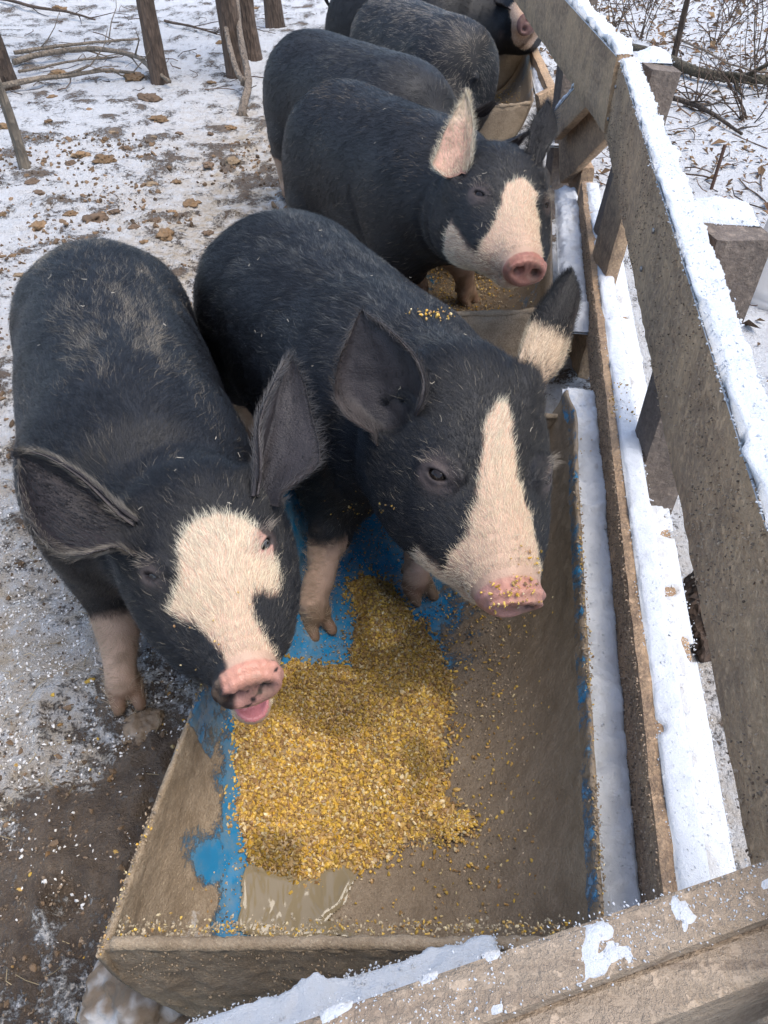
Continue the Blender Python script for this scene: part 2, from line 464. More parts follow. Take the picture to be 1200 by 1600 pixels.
if gr.data.polygons[0].normal.z < 0: gr.data.flip_normals()
tag(gr, 'trampled pen floor of dirty snow and brown churned mud', 'ground', kind='structure')
def gh(x, y): return float(ground_h(np.array([float(x)]), np.array([float(y)]))[0])
def PG(x, y):
    q = P(x, y, 0)
    for _ in range(4): q = P(x, y, gh(q[0], q[1]))
    return q

# ------------------------------------------------------------------ feeding troughs (blue drums sawn lengthwise)
TNAME = ['nearest split blue drum feed trough, caked in mud and half filled with cracked corn',
         'second muddy split drum feed trough, under the pig with the pink standing ear',
         'third muddy split drum feed trough along the board fence, cut edge pale',
         'farthest split drum feed trough, beside the pig with the pinkish cheek']
def build_trough(k):
    o, L, h, dz = TROUGHS[k]; s = TS[k]
    nv = 200 if k < 1 else 50
    prof = PROF if k < 1 else PROF[::5]
    nu = len(prof)
    v = np.linspace(0, L, nv); V, I = np.meshgrid(v, np.arange(nu), indexing='ij')
    U = prof[I, 0]; Z = prof[I, 1]
    # near end flares a little, far end pinches
    endc = 1 - .06 * sstep(L - .12, L, V)
    pt = o + s * (U * endc)[..., None] + h * V[..., None] + np.array([0, 0, 1.0]) * (Z + dz)[..., None]
    tang = np.gradient(prof, axis=0); nn = norm(np.stack([-tang[:, 1], tang[:, 0]], -1))
    N = s * nn[I, 0][..., None] + np.array([0, 0, 1.0]) * nn[I, 1][..., None]
    thick = .0065
    rimw = sstep(.82, 1.0, np.abs(I / (nu - 1) * 2 - 1))
    inner = pt + N * (thick + .0035 * np.abs(fbm(pt, 30, 3, 3)) + .0026 * fbm(pt, 75, 3, 8, .7) * (1 + rimw))[..., None]
    outer = pt - N * (.002 * np.abs(fbm(pt, 30, 2, 13)))[..., None]
    pt_up = np.array([0, 0, 1.0]) * (.030 * sstep(L - .3, L - .05, V) * sstep(.15, .27, U) * (k == 0))[..., None]
    inner = inner + pt_up; outer = outer + pt_up
    wob = (.006 * fbm(pt, 5, 3, 77) + .0025 * fbm(pt, 40, 2, 5))[..., None] * rimw[..., None] * np.array([0, 0, 1.0])
    inner = inner + wob; outer = outer + wob
    m = nv * nu
    A = np.vstack([inner.reshape(-1, 3), outer.reshape(-1, 3)])
    F = gridfaces(nv, nu)
    fl = [F, F[:, ::-1] + m]
    idx = np.arange(m).reshape(nv, nu)
    for (e) in (idx[:, 0], idx[:, -1][::-1], idx[0, :][::-1], idx[-1, :]):
        fl.append(np.stack([e[:-1], e[1:], e[1:] + m, e[:-1] + m], -1))
    # colours: R blue bare plastic, G wet mud, B ice and snow crust
    q = inner.reshape(-1, 3)
    uu = np.tile(prof[:, 0], nv); vv = V.reshape(-1); nz = fbm(q, 12, 3, 91)
    if k == 0:
        b = np.exp(-((uu + .13) / .21) ** 2) * sstep(.5, .60, vv) * 1.22
        b = np.maximum(b, np.exp(-((uu + .195 + .20 * vv) / .032) ** 2) * (vv > .07) * (1 - sstep(.40, .5, vv)) * 1.0)
        b = np.maximum(b, np.exp(-((uu + .265) / .035) ** 2) * np.exp(-((vv - .19) / .04) ** 2) * .95)
        b = np.maximum(b, (uu > .277) * .50); b = np.maximum(b, (uu < -.300) * (vv > .32) * .60)
        b = np.clip(b + .18 * nz, 0, 1)
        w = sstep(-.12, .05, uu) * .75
        ice = np.exp(-((uu - .14) / .06) ** 2) * np.exp(-((vv - .03) / .07) ** 2) * .62 + np.exp(-((uu + .26) / .04) ** 2) * np.exp(-((vv - .06) / .12) ** 2) * .55
        ice = np.maximum(ice, .25 * np.exp(-((uu - .17) / .04) ** 2) * np.exp(-((vv - .25) / .16) ** 2))
    else:
        b = np.clip(.30 + .36 * nz, 0, 1); w = 1.0 + 0 * uu; ice = 0 * uu
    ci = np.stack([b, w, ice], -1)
    co = np.stack([np.clip(.3 + .4 * nz, 0, 1), (.2 if k == 0 else .9) + 0 * uu, 0 * uu], -1)
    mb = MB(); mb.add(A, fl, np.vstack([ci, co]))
    root = empty('feeding_trough', tuple(o))
    tag(root, TNAME[k], 'trough', 'split drum feeding troughs')
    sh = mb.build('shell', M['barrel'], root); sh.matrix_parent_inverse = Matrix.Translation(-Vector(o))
    # end plates, set in a little from the cut edge of the drum
    for (vp, sg) in ((.014, -1), (L - .03, 1)):
        mp = MB(); nr = 44 if k == 0 else 8
        T = np.linspace(0, 1, nr)[:, None]
        top = dz + .288
        sc = .985 - (.05 if sg > 0 else 0)
        PX = prof[:, 0][None, :] * sc + 0 * T
        PZ = (prof[:, 1] + .006 + dz)[None, :] * (1 - T) + np.minimum(top, 9) * T
        edge = np.clip((top - PZ) / .27, 0, 1)
        bul = .014 * np.sin(np.clip(edge, 0, 1) * PI * .5) * sg
        base = o + s * PX[..., None] + np.array([0, 0, 1.0]) * PZ[..., None]
        a0 = base + h * (vp + bul)[..., None]
        # outward face gets caked mud
        lumps = (.006 * np.abs(fbm(a0, 22, 3, 31)) + .005 * np.clip(fbm(a0, 70, 3, 33), 0, 1))[..., None]
        f_out = a0 + h * sg * (.005 + lumps); f_in = a0 - h * sg * .004
        a = np.vstack([f_out.reshape(-1, 3), f_in.reshape(-1, 3)]); mm = nr * nu
        G = gridfaces(nr, nu); fls = [G, G[:, ::-1] + mm]
        ii = np.arange(mm).reshape(nr, nu)
        for e in (ii[:, 0], ii[:, -1][::-1], ii[0, :][::-1], ii[-1, :]):
            fls.append(np.stack([e[:-1], e[1:], e[1:] + mm, e[:-1] + mm], -1))
        c = np.tile([.12, .15, 0.0], (2 * mm, 1)); c[:, 0] += .25 * fbm(a, 14, 2, 3)
        mp.add(a, fls, c)
        # crusty rolled rim along the top of the plate
        tp = o + s * (np.linspace(-.30, .275, 70))[:, None] + h * vp + np.array([0, 0, top])
        tp = tp + fbm(tp, 14, 2, 4)[:, None] * np.array([0, 0, .004])
        cc = np.tile([.15, 0, .1], (70 * 8 + 2, 1)).astype(float)
        cc[:, 0] = np.where(fbm(np.repeat(tp, 8, 0).tolist() + [tp[0], tp[-1]], 6, 2, 8) > .42, .8, .1)
        tube(mp, tp, .008 + .003 * fbm(tp, 30, 2, 6), 8, cc, .1)
        e = mp.build('end_plate', M['barrel'], root); e.matrix_parent_inverse = Matrix.Translation(-Vector(o))
    return root
for k in range(4): build_trough(k)

# ------------------------------------------------------------------ boards of the fence
def board(parent, name, A, B, wdir, w, t, mat, seed, nick=.006, rough=.0025):
    mb = MB(); plank_mesh(mb, A, B, wdir, w, t, seed, max(12, int(np.linalg.norm(np.array(B) - A) / .025)), rough, nick)
    o = mb.build(name, mat, parent)
    me = o.data
    me.polygons.foreach_set('use_smooth', np.zeros(len(me.polygons), bool))
    return o
DOWN = (0, 0, -1)
fence = empty('board_fence', (fx(1.0), 1.0, 0))
tag(fence, 'weathered board fence with snowy top rail running along the right of the troughs', 'fence')
INV = Matrix.Translation(-Vector((fx(1.0), 1.0, 0)))
def fboard(name, A, B, wdir, w, t, mat, seed, **k):
    o = board(fence, name, A, B, wdir, w, t, mat, seed, **k); o.matrix_parent_inverse = INV; return o
def F3(Y, z, off=0): return np.array([fx(Y) + off, Y, z])
# plank order A(far)->B(near) puts thickness towards +X
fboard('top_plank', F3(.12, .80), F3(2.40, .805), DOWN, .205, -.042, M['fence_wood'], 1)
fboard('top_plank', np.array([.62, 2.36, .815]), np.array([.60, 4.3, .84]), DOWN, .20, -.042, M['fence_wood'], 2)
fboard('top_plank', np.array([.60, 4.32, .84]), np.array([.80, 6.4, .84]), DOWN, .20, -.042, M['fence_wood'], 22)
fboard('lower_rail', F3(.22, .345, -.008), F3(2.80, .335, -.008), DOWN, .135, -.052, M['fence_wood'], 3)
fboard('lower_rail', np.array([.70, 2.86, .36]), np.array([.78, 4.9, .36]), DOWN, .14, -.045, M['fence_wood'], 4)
# boards lying flat outside, under snow
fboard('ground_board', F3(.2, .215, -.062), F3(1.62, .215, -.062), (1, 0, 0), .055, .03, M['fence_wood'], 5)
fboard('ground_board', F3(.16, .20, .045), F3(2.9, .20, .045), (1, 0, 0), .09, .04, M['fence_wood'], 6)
# short diagonal boards where the two sections meet
a1 = P(938, 92, .76); b1 = P(866, 172, .50)
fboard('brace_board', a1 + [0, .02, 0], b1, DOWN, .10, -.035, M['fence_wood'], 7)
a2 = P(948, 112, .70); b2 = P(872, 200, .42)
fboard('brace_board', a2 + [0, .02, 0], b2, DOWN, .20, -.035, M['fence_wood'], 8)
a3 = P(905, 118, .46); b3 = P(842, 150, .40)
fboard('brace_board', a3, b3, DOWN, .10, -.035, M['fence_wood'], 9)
def post(Y, off, top, sx=.10, sy=.10, yaw=0.0, leanx=0.0, bottom=-.15, seed=0, xx=None):
    x0 = (fx(Y) if xx is None else xx) + off
    c, s_ = math.cos(yaw), math.sin(yaw)
    wd = np.array([c, s_, 0])
    A = np.array([x0, Y - sy / 2, top]); B = np.array([x0 + leanx, Y - sy / 2, bottom])
    o = fboard('post', A, B, wd, sx, sy, M['post_wood'], 40 + seed, nick=.002, rough=.0015)
    return o
def face_out(o):
    return o
post(1.35, .046, .785, .100, .085, .10, -.03, seed=1)
post(2.40, .048, .80, .085, .09, .1, -.10, seed=2)
post(3.45, .055, .83, .10, .10, .1, .02, seed=3, xx=.605)
post(5.2, .05, .86, .10, .10, .1, .02, seed=4, xx=.70)
post(.30, .046, .56, .12, .13, .1, 0, seed=5)
# leaning offcut behind the top plank (brown block below it)
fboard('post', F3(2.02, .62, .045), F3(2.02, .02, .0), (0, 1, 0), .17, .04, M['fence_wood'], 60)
for (Y, z) in ((1.36, .745), (1.39, .66), (2.30, .75), (2.34, .66)):
    mb = MB(); p0 = F3(Y, z, -.004); tube(mb, [p0, p0 + [-.003, 0, 0]], [.0055, .005], 10)
    o = mb.build('screw', M['screw'], fence); o.matrix_parent_inverse = INV

# cross fence in front of the camera
cross = empty('cross_fence', (.1, .25, 0))
tag(cross, 'smooth tan board fence crossing the bottom of the view in front of the trough', 'fence')
CI = Matrix.Translation(-Vector((.1, .25, 0)))
ZC = .72
def cboard(name, A, B, wdir, w, t, seed, **k):
    o = board(cross, name, A, B, wdir, w, t, M['cross_wood'], seed, **k); o.matrix_parent_inverse = CI; return o
c0 = P(400, 1612, ZC); c1 = P(1235, 1323, ZC); cd = norm(c1 - c0)
cn = np.array([-cd[1], cd[0], 0])
c0e = c0 - cd * .35; c1e = c1 + cd * .12
cboard('top_plank', c1e, c0e, -cn, .040, -.16, 11, nick=.0025, rough=.0015)
cboard('lower_plank', c1e - cn * .036 + [0, 0, -.012], c0e - cn * .036 + [0, 0, -.012], -cn, .035, -.145, 12, nick=.003, rough=.0015)
cboard('lower_plank', c1e - cn * .036 + [0, 0, -.175], c0e - cn * .036 + [0, 0, -.175], DOWN, .14, .035, 13, nick=.004)
cboard('lower_plank', c1e - cn * .0 + [0, 0, -.40], c0e + [0, 0, -.40], DOWN, .14, .035, 14, nick=.004)
cp = c1e - cd * .05
cboard('post', cp + [0, .005, .0 - .02], cp + [0, .005, -.9], (1, 0, 0), .10, .09, 15)

def lump_shapes(k=4, seed=0):
    r = np.random.default_rng(seed); t = (1 + 5 ** .5) / 2
    ico = np.array([(-1, t, 0), (1, t, 0), (-1, -t, 0), (1, -t, 0), (0, -1, t), (0, 1, t), (0, -1, -t), (0, 1, -t), (t, 0, -1), (t, 0, 1), (-t, 0, -1), (-t, 0, 1)], float)
    ico /= np.linalg.norm(ico[0])
    F = np.array([(0, 11, 5), (0, 5, 1), (0, 1, 7), (0, 7, 10), (0, 10, 11), (1, 5, 9), (5, 11, 4), (11, 10, 2), (10, 7, 6), (7, 1, 8), (3, 9, 4), (3, 4, 2), (3, 2, 6), (3, 6, 8), (3, 8, 9), (4, 9, 5), (2, 4, 11), (6, 2, 10), (8, 6, 7), (9, 8, 1)])
    return [ico * (1 + .28 * r.standard_normal((12, 1)).clip(-1.2, 1.2)) for _ in range(k)], F
LS, LF = lump_shapes(6, 3)
def scatter(mb, pos, size, cols, rng, flat=(1, .8, .55)):
    n = len(pos); q = rng.normal(size=(n, 4)); q /= np.linalg.norm(q, axis=1, keepdims=True)
    w, x, y, z = q.T
    R = np.stack([1 - 2 * (y * y + z * z), 2 * (x * y - z * w), 2 * (x * z + y * w), 2 * (x * y + z * w), 1 - 2 * (x * x + z * z), 2 * (y * z - x * w),
                  2 * (x * z - y * w), 2 * (y * z + x * w), 1 - 2 * (x * x + y * y)], -1).reshape(n, 3, 3)
    sh = np.stack(LS)[rng.integers(0, len(LS), n)] * (np.asarray(flat) * rng.uniform(.75, 1.25, (n, 3)))[:, None] * np.broadcast_to(size, (n,))[:, None, None]
    V = np.einsum('nij,nkj->nki', R, sh) + pos[:, None]
    F = (LF[None] + (np.arange(n) * 12)[:, None, None]).reshape(-1, 3)
    C = np.repeat(cols, 12, 0)
    mb.add(V.reshape(-1, 3), F, C)
# ------------------------------------------------------------------ snow lying on wood and between boards
def snow_strip(name, label, A, B, wdir, w, base, seed, freq=13, nl=None, nw=9, cover=1.0, edge=.2, over=.005, kind='stuff', dip=True, crumbs=4.5, sheet=True):
    """heap of snow on a flat strip from A to B, w wide towards wdir; base thick"""
    A = np.array(A, float); B = np.array(B, float); L = np.linalg.norm(B - A); ld = norm(B - A)
    wd = np.array(wdir, float); wd = norm(wd - ld * (wd @ ld)); up = np.array([0, 0, 1.0])
    nl = nl or max(20, int(L / .0045)); nw = max(nw, int(w / .0042))
    S, T = np.meshgrid(np.linspace(0, 1, nl), np.linspace(0, 1, nw), indexing='ij')
    p = A + ld * (S * L)[..., None] + wd * (T * w)[..., None]
    e = np.minimum(T, 1 - T) * 2
    ends = np.minimum(S, 1 - S) * L / (.055 if edge >= .9 else .03)
    prof = np.sqrt(np.clip(e / edge, 0, 1)) * np.sqrt(np.clip(ends, 0, 1))
    th = base * (.80 + .55 * fbm(p, 11, 3, seed) + .42 * fbm(p, 48, 3, seed + 3) + .16 * fbm(p, 120, 2, seed + 4))
    thr = .55 - 1.1 * (1 - cover)
    th = th - base * 1.6 * sstep(thr - .12, thr + .12, fbm(p, freq, 3, seed + 9)) * (1 if cover < 1 else 0)
    th = np.where(th > 0, th * prof, th)
    th = np.clip(th, -.0035 if dip else base * .3, None); th = np.where(dip, th - .0015 * (prof < .05), th * np.clip(prof + .1, 0, 1))
    lat = (T - .5) * 2 * over * (1 + fbm(p, 16, 3, seed + 5) * 3.0) * np.clip(th / max(base, 1e-4), 0, 1)
    top = p + up * (th + .0005)[..., None] + wd * lat[..., None]
    bot = p - up * .006
    keep = np.maximum(np.maximum(th[:-1, :-1], th[1:, :-1]), np.maximum(th[:-1, 1:], th[1:, 1:])) > -.0009
    F = gridfaces(nl, nw); F = F[keep.reshape(-1)]
    if np.cross(ld, wd)[2] < 0: F = F[:, ::-1]
    m = nl * nw
    mb = MB(); 
    edges = np.ones((nl - 1, nw - 1))
    # skirts along the two long sides and the underside
    fl = [F, F[:, ::-1] + m]
    ii = np.arange(m).reshape(nl, nw)
    for col, cell in ((0, 0), (nw - 1, nw - 2)):
        k = keep[:, cell]
        e0, e1 = ii[:-1, col][k], ii[1:, col][k]
        fl.append(np.stack([e0, e1, e1 + m, e0 + m], -1))
    if sheet: mb.add(np.vstack([top.reshape(-1, 3), bot.reshape(-1, 3)]), fl)
    if crumbs:
        r = np.random.default_rng(seed + 100); nc = int(crumbs * L * w * 1e4)
        ti, tj = r.integers(0, nl, nc), r.integers(0, nw, nc)
        if sheet: wgt = np.exp(-np.abs(th[ti, tj]) / (base * .45)) + .12
        else: wgt = sstep(.05, .45, fbm(p[ti, tj], freq, 3, seed + 9)) * 1.3
        kk = r.random(nc) < wgt; ti, tj = ti[kk], tj[kk]
        q = p[ti, tj] + up * np.clip(th[ti, tj] * (1 if sheet else 0), .0, None)[:, None] + ld * r.normal(0, .003, len(ti))[:, None] + wd * r.normal(0, .003, len(ti))[:, None]
        if len(q): scatter(mb, q, r.uniform(.0006, .0024, len(q)) * (1 if base > .005 else .5), np.ones((len(q), 3)), r)
    o = mb.build(name, M['snow'])
    tag(o, label, 'snow', kind=kind); return o
X1 = (1, 0, 0)
snow_strip('snow', 'crust of snow on the near top plank of the board fence', F3(.14, .80, .0), F3(2.34, .805, .0), X1, .044, .012, 1, freq=6, cover=.80, over=.007, crumbs=9)
snow_strip('snow', 'snow on the far top plank of the board fence', (.62, 2.36, .815), (.60, 4.25, .84), X1, .044, .022, 2, over=.006)
snow_strip('snow', 'thick snow cap on the nearest fence post', F3(1.300, .785, .036), F3(1.405, .785, .036), X1, .118, .024, 3, over=.006, edge=.95)
snow_strip('snow', 'thick snow cap on the second fence post', F3(2.345, .80, .040), F3(2.455, .80, .040), X1, .098, .026, 4, over=.007, edge=.95)
snow_strip('snow', 'snow on the third fence post', (.655, 3.40, .83), (.655, 3.5, .83), X1, .11, .022, 5)
snow_strip('snow', 'speckled snow along the lower rail between trough and fence', F3(.24, .345, .010), F3(2.78, .335, .010), X1, .042, .010, 6, cover=.90, edge=.5)
snow_strip('snow', 'white snow filling the gap between the trough rim and the lower rail', F3(.24, .225, -.086), F3(1.62, .245, -.084), X1, .082, .030, 7, edge=.35, dip=False)
snow_strip('snow', 'white snow on the low board just outside the lower rail', F3(.16, .20, .043), F3(2.9, .20, .043), X1, .096, .014, 8, edge=.6, cover=.95)
snow_strip('snow', 'snow beside the second trough between rim and rail', F3(1.9, .25, -.085), F3(2.95, .25, -.085), X1, .085, .03, 9, edge=.5, dip=False)
snow_strip('snow', 'snow on the upper diagonal brace board', a1 + [0, .02, 0], b1, (1, .9, 0), .034, .012, 10)
snow_strip('snow', 'snow on the lower diagonal brace board', a2 + [0, .02, 0], b2, (1, .9, 0), .034, .012, 11)
snow_strip('snow', 'snow beside the third trough against the far rail', (.655, 3.3, .30), (.76, 4.6, .30), X1, .07, .03, 12, edge=.5, dip=False)
# heap between the near end plate and the cross fence
q0 = P(345, 1610, .24); q1 = P(790, 1440, .27)
def mound(name, label, poly, hfun, seed, mat, cat='snow', step=.0045, kind='stuff', rag=.012):
    poly = np.asarray(poly, float)
    x = np.arange(poly[:, 0].min() - .02, poly[:, 0].max() + .02, step); y = np.arange(poly[:, 1].min() - .02, poly[:, 1].max() + .02, step)
    X, Y = np.meshgrid(x, y, indexing='ij'); n = len(poly); d = np.full(X.shape, 1e9); ins = np.zeros(X.shape, bool)
    for i in range(n):
        a, b = poly[i], poly[(i + 1) % n]; e = b - a; t = np.clip(((X - a[0]) * e[0] + (Y - a[1]) * e[1]) / (e @ e), 0, 1)
        d = np.minimum(d, np.hypot(X - a[0] - e[0] * t, Y - a[1] - e[1] * t))
        ins ^= ((a[1] > Y) != (b[1] > Y)) & (X < (b[0] - a[0]) * (Y - a[1]) / (b[1] - a[1] + 1e-12) + a[0])
    d = np.where(ins, d, -d); p = np.stack([X, Y, 0 * X], -1)
    d = d + rag * fbm(p, 30, 3, seed)
    zt, zb = hfun(X, Y)
    e = np.sqrt(np.clip(d / .018, 0, 1))
    z = zb + (zt - zb) * e + e * (.014 * fbm(p, 12, 3, seed + 1) + .006 * fbm(p, 60, 3, seed + 2))
    keep = (d[:-1, :-1] > 0) | (d[1:, 1:] > 0)
    F = gridfaces(len(x), len(y))[keep.ravel()]
    used = np.unique(F); rm = np.full(X.size, -1); rm[used] = np.arange(len(used))
    V = np.stack([X, Y, z], -1).reshape(-1, 3)[used]
    mb = MB(); mb.add(V, rm[F]); o = mb.build(name, mat)
    if o.data.polygons[0].normal.z < 0: o.data.flip_normals()
    tag(o, label, cat, kind=kind); return o
PL = lambda pts, z: [P(x, y, z)[:2] for x, y in pts]
mound('snow', 'heap of fresh snow between the trough end and the tan cross fence',
      [(.30, .318), (.10, .320), (.02, .318), (-.05, .312), (-.13, .295), (-.20, .26), (-.26, .20), (-.24, .12), (.1, .10), (.34, .18)],
      lambda X, Y: (.12 + .17 * sstep(-.24, .05, X), .0 + 0 * X), 13, M['snow'])
mound('snow', 'rounded lump of snow in the corner where the two fences meet', PL([(1040, 1290), (1100, 1290), (1160, 1330), (1140, 1420), (1040, 1440)], .25),
      lambda X, Y: (.27 + 0 * X, .10 + 0 * X), 14, M['snow'], rag=.006)
jb0, jb1 = P(325, 1596, .345), P(772, 1462, .345)
jd = norm(jb1 - jb0); jn = np.array([jd[1], -jd[0], 0])
cboard('lower_plank', jb0, jb1, jn, .13, .03, 16, nick=.004)
snow_strip('snow', 'ragged heap of fresh snow behind the tan cross fence over the trough end', jb0 + [0, 0, .0] - jd * .02 - jn * .004, jb1 + [0, 0, .0], jn, .13, .026, 17, edge=.7, over=.030, crumbs=14)
# frosty remains on the tan top plank
snow_strip('snow', 'patchy frost on the top of the tan cross fence', c0 + [0, 0, .0], c1 + [0, 0, .0], -cn, .036, .0028, 15, freq=62, cover=.22, crumbs=26)


# ------------------------------------------------------------------ pigs
class Field:
    """signed distance field on a rectilinear grid, finer around the head"""
    def __init__(s, ax): s.ax = [a.astype(np.float32) for a in ax]; s.v = np.full([len(a) for a in ax], 1.0, np.float32)
    def sub(s, lo, hi):
        sl = tuple(slice(max(0, np.searchsorted(a, l) - 1), np.searchsorted(a, h) + 1) for a, l, h in zip(s.ax, lo, hi))
        g = np.stack(np.meshgrid(*[a[q] for a, q in zip(s.ax, sl)], indexing='ij'), -1)
        return sl, g
    def blend(s, sl, d, k, carve=False):
        cur = s.v[sl]; k = max(k, 1e-4)
        if carve:
            h = np.clip(.5 - .5 * (cur + d) / k, 0, 1)
            s.v[sl] = cur * (1 - h) - d * h + k * h * (1 - h)
        else:
            h = np.clip(.5 + .5 * (cur - d) / k, 0, 1)
            s.v[sl] = cur * (1 - h) + d * h - k * h * (1 - h)
    def ell(s, c, R, r, k, carve=False):
        """ellipsoid centre c, rows of R are its axes, radii r"""
        r = np.asarray(r, float); ext = np.sqrt(((R * r[:, None]) ** 2).sum(0)) + k + .012
        sl, g = s.sub(c - ext, c + ext)
        if 0 in g.shape: return
        q = (g - c.astype(np.float32)) @ R.T.astype(np.float32)
        k0 = np.linalg.norm(q / r, axis=-1); k1 = np.linalg.norm(q / r ** 2, axis=-1)
        s.blend(sl, (k0 * (k0 - 1) / np.maximum(k1, 1e-6)).astype(np.float32), k, carve)
    def cone(s, a, b, ra, rb, k, carve=False):
        e = max(ra, rb) + k + .012
        sl, g = s.sub(np.minimum(a, b) - e, np.maximum(a, b) + e)
        if 0 in g.shape: return
        ab = b - a; t = np.clip(((g - a) @ ab) / (ab @ ab), 0, 1)
        d = np.linalg.norm(g - a - t[..., None] * ab, axis=-1) - (ra + (rb - ra) * t)
        s.blend(sl, d.astype(np.float32), k, carve)
    def mesh(s):
        v = s.v; nx, ny, nz = v.shape
        ins = v < 0
        cnt = np.zeros((nx - 1, ny - 1, nz - 1), np.int8)
        corners = [(i, j, k) for i in (0, 1) for j in (0, 1) for k in (0, 1)]
        for (i, j, k) in corners: cnt += ins[i:nx - 1 + i, j:ny - 1 + j, k:nz - 1 + k]
        I = np.argwhere((cnt > 0) & (cnt < 8)); n = len(I)
        idx = np.full(cnt.shape, -1, np.int32); idx[tuple(I.T)] = np.arange(n)
        cv = {c: v[I[:, 0] + c[0], I[:, 1] + c[1], I[:, 2] + c[2]] for c in corners}
        cp = {c: np.stack([s.ax[q][I[:, q] + c[q]] for q in range(3)], -1) for c in corners}
        acc = np.zeros((n, 3)); w = np.zeros(n)
        for c in corners:
            for q in range(3):
                if c[q] == 0:
                    c2 = list(c); c2[q] = 1; c2 = tuple(c2)
                    a, b = cv[c], cv[c2]; m = (a < 0) != (b < 0)
                    t = np.where(m, a / np.where(m, a - b, 1), 0)
                    acc += np.where(m[:, None], cp[c] + (cp[c2] - cp[c]) * t[:, None], 0); w += m
        V = acc / w[:, None]
        faces = []
        for q in range(3):
            o1, o2 = [(1, 2), (2, 0), (0, 1)][q]
            A = [slice(None)] * 3; B = [slice(None)] * 3; A[q] = slice(0, -1); B[q] = slice(1, None)
            a, b = ins[tuple(A)], ins[tuple(B)]
            E = np.argwhere(a != b)
            ok = (E[:, o1] > 0) & (E[:, o2] > 0) & (E[:, o1] < v.shape[o1] - 1) & (E[:, o2] < v.shape[o2] - 1)
            E = E[ok]; s_in = a[tuple(E.T)]
            def at(d1, d2):
                T = E.copy(); T[:, o1] -= d1; T[:, o2] -= d2; return idx[tuple(T.T)]
            Q = np.stack([at(1, 1), at(0, 1), at(0, 0), at(1, 0)], -1)
            Q[~s_in] = Q[~s_in][:, ::-1]
            faces.append(Q)
        return V, np.vstack(faces)

def vnormals(V, F):
    if F.shape[1] == 4: fn = np.cross(V[F[:, 2]] - V[F[:, 0]], V[F[:, 3]] - V[F[:, 1]])
    else: fn = np.cross(V[F[:, 1]] - V[F[:, 0]], V[F[:, 2]] - V[F[:, 0]])
    N = np.zeros_like(V)
    for k in range(F.shape[1]):
        for c in range(3): N[:, c] += np.bincount(F[:, k], fn[:, c], len(V))
    return norm(N)

def poly_sd(px, py, poly):
    """signed distance to polygon, positive inside"""
    poly = np.asarray(poly, float); n = len(poly)
    d = np.full(px.shape, 1e9); ins = np.zeros(px.shape, bool)
    for i in range(n):
        a, b = poly[i], poly[(i + 1) % n]; e = b - a
        wx, wy = px - a[0], py - a[1]
        t = np.clip((wx * e[0] + wy * e[1]) / (e @ e), 0, 1)
        d = np.minimum(d, np.hypot(wx - e[0] * t, wy - e[1] * t))
        c = ((a[1] > py) != (b[1] > py)) & (px < (b[0] - a[0]) * (py - a[1]) / (b[1] - a[1] + 1e-12) + a[0])
        ins ^= c
    return np.where(ins, d, -d)

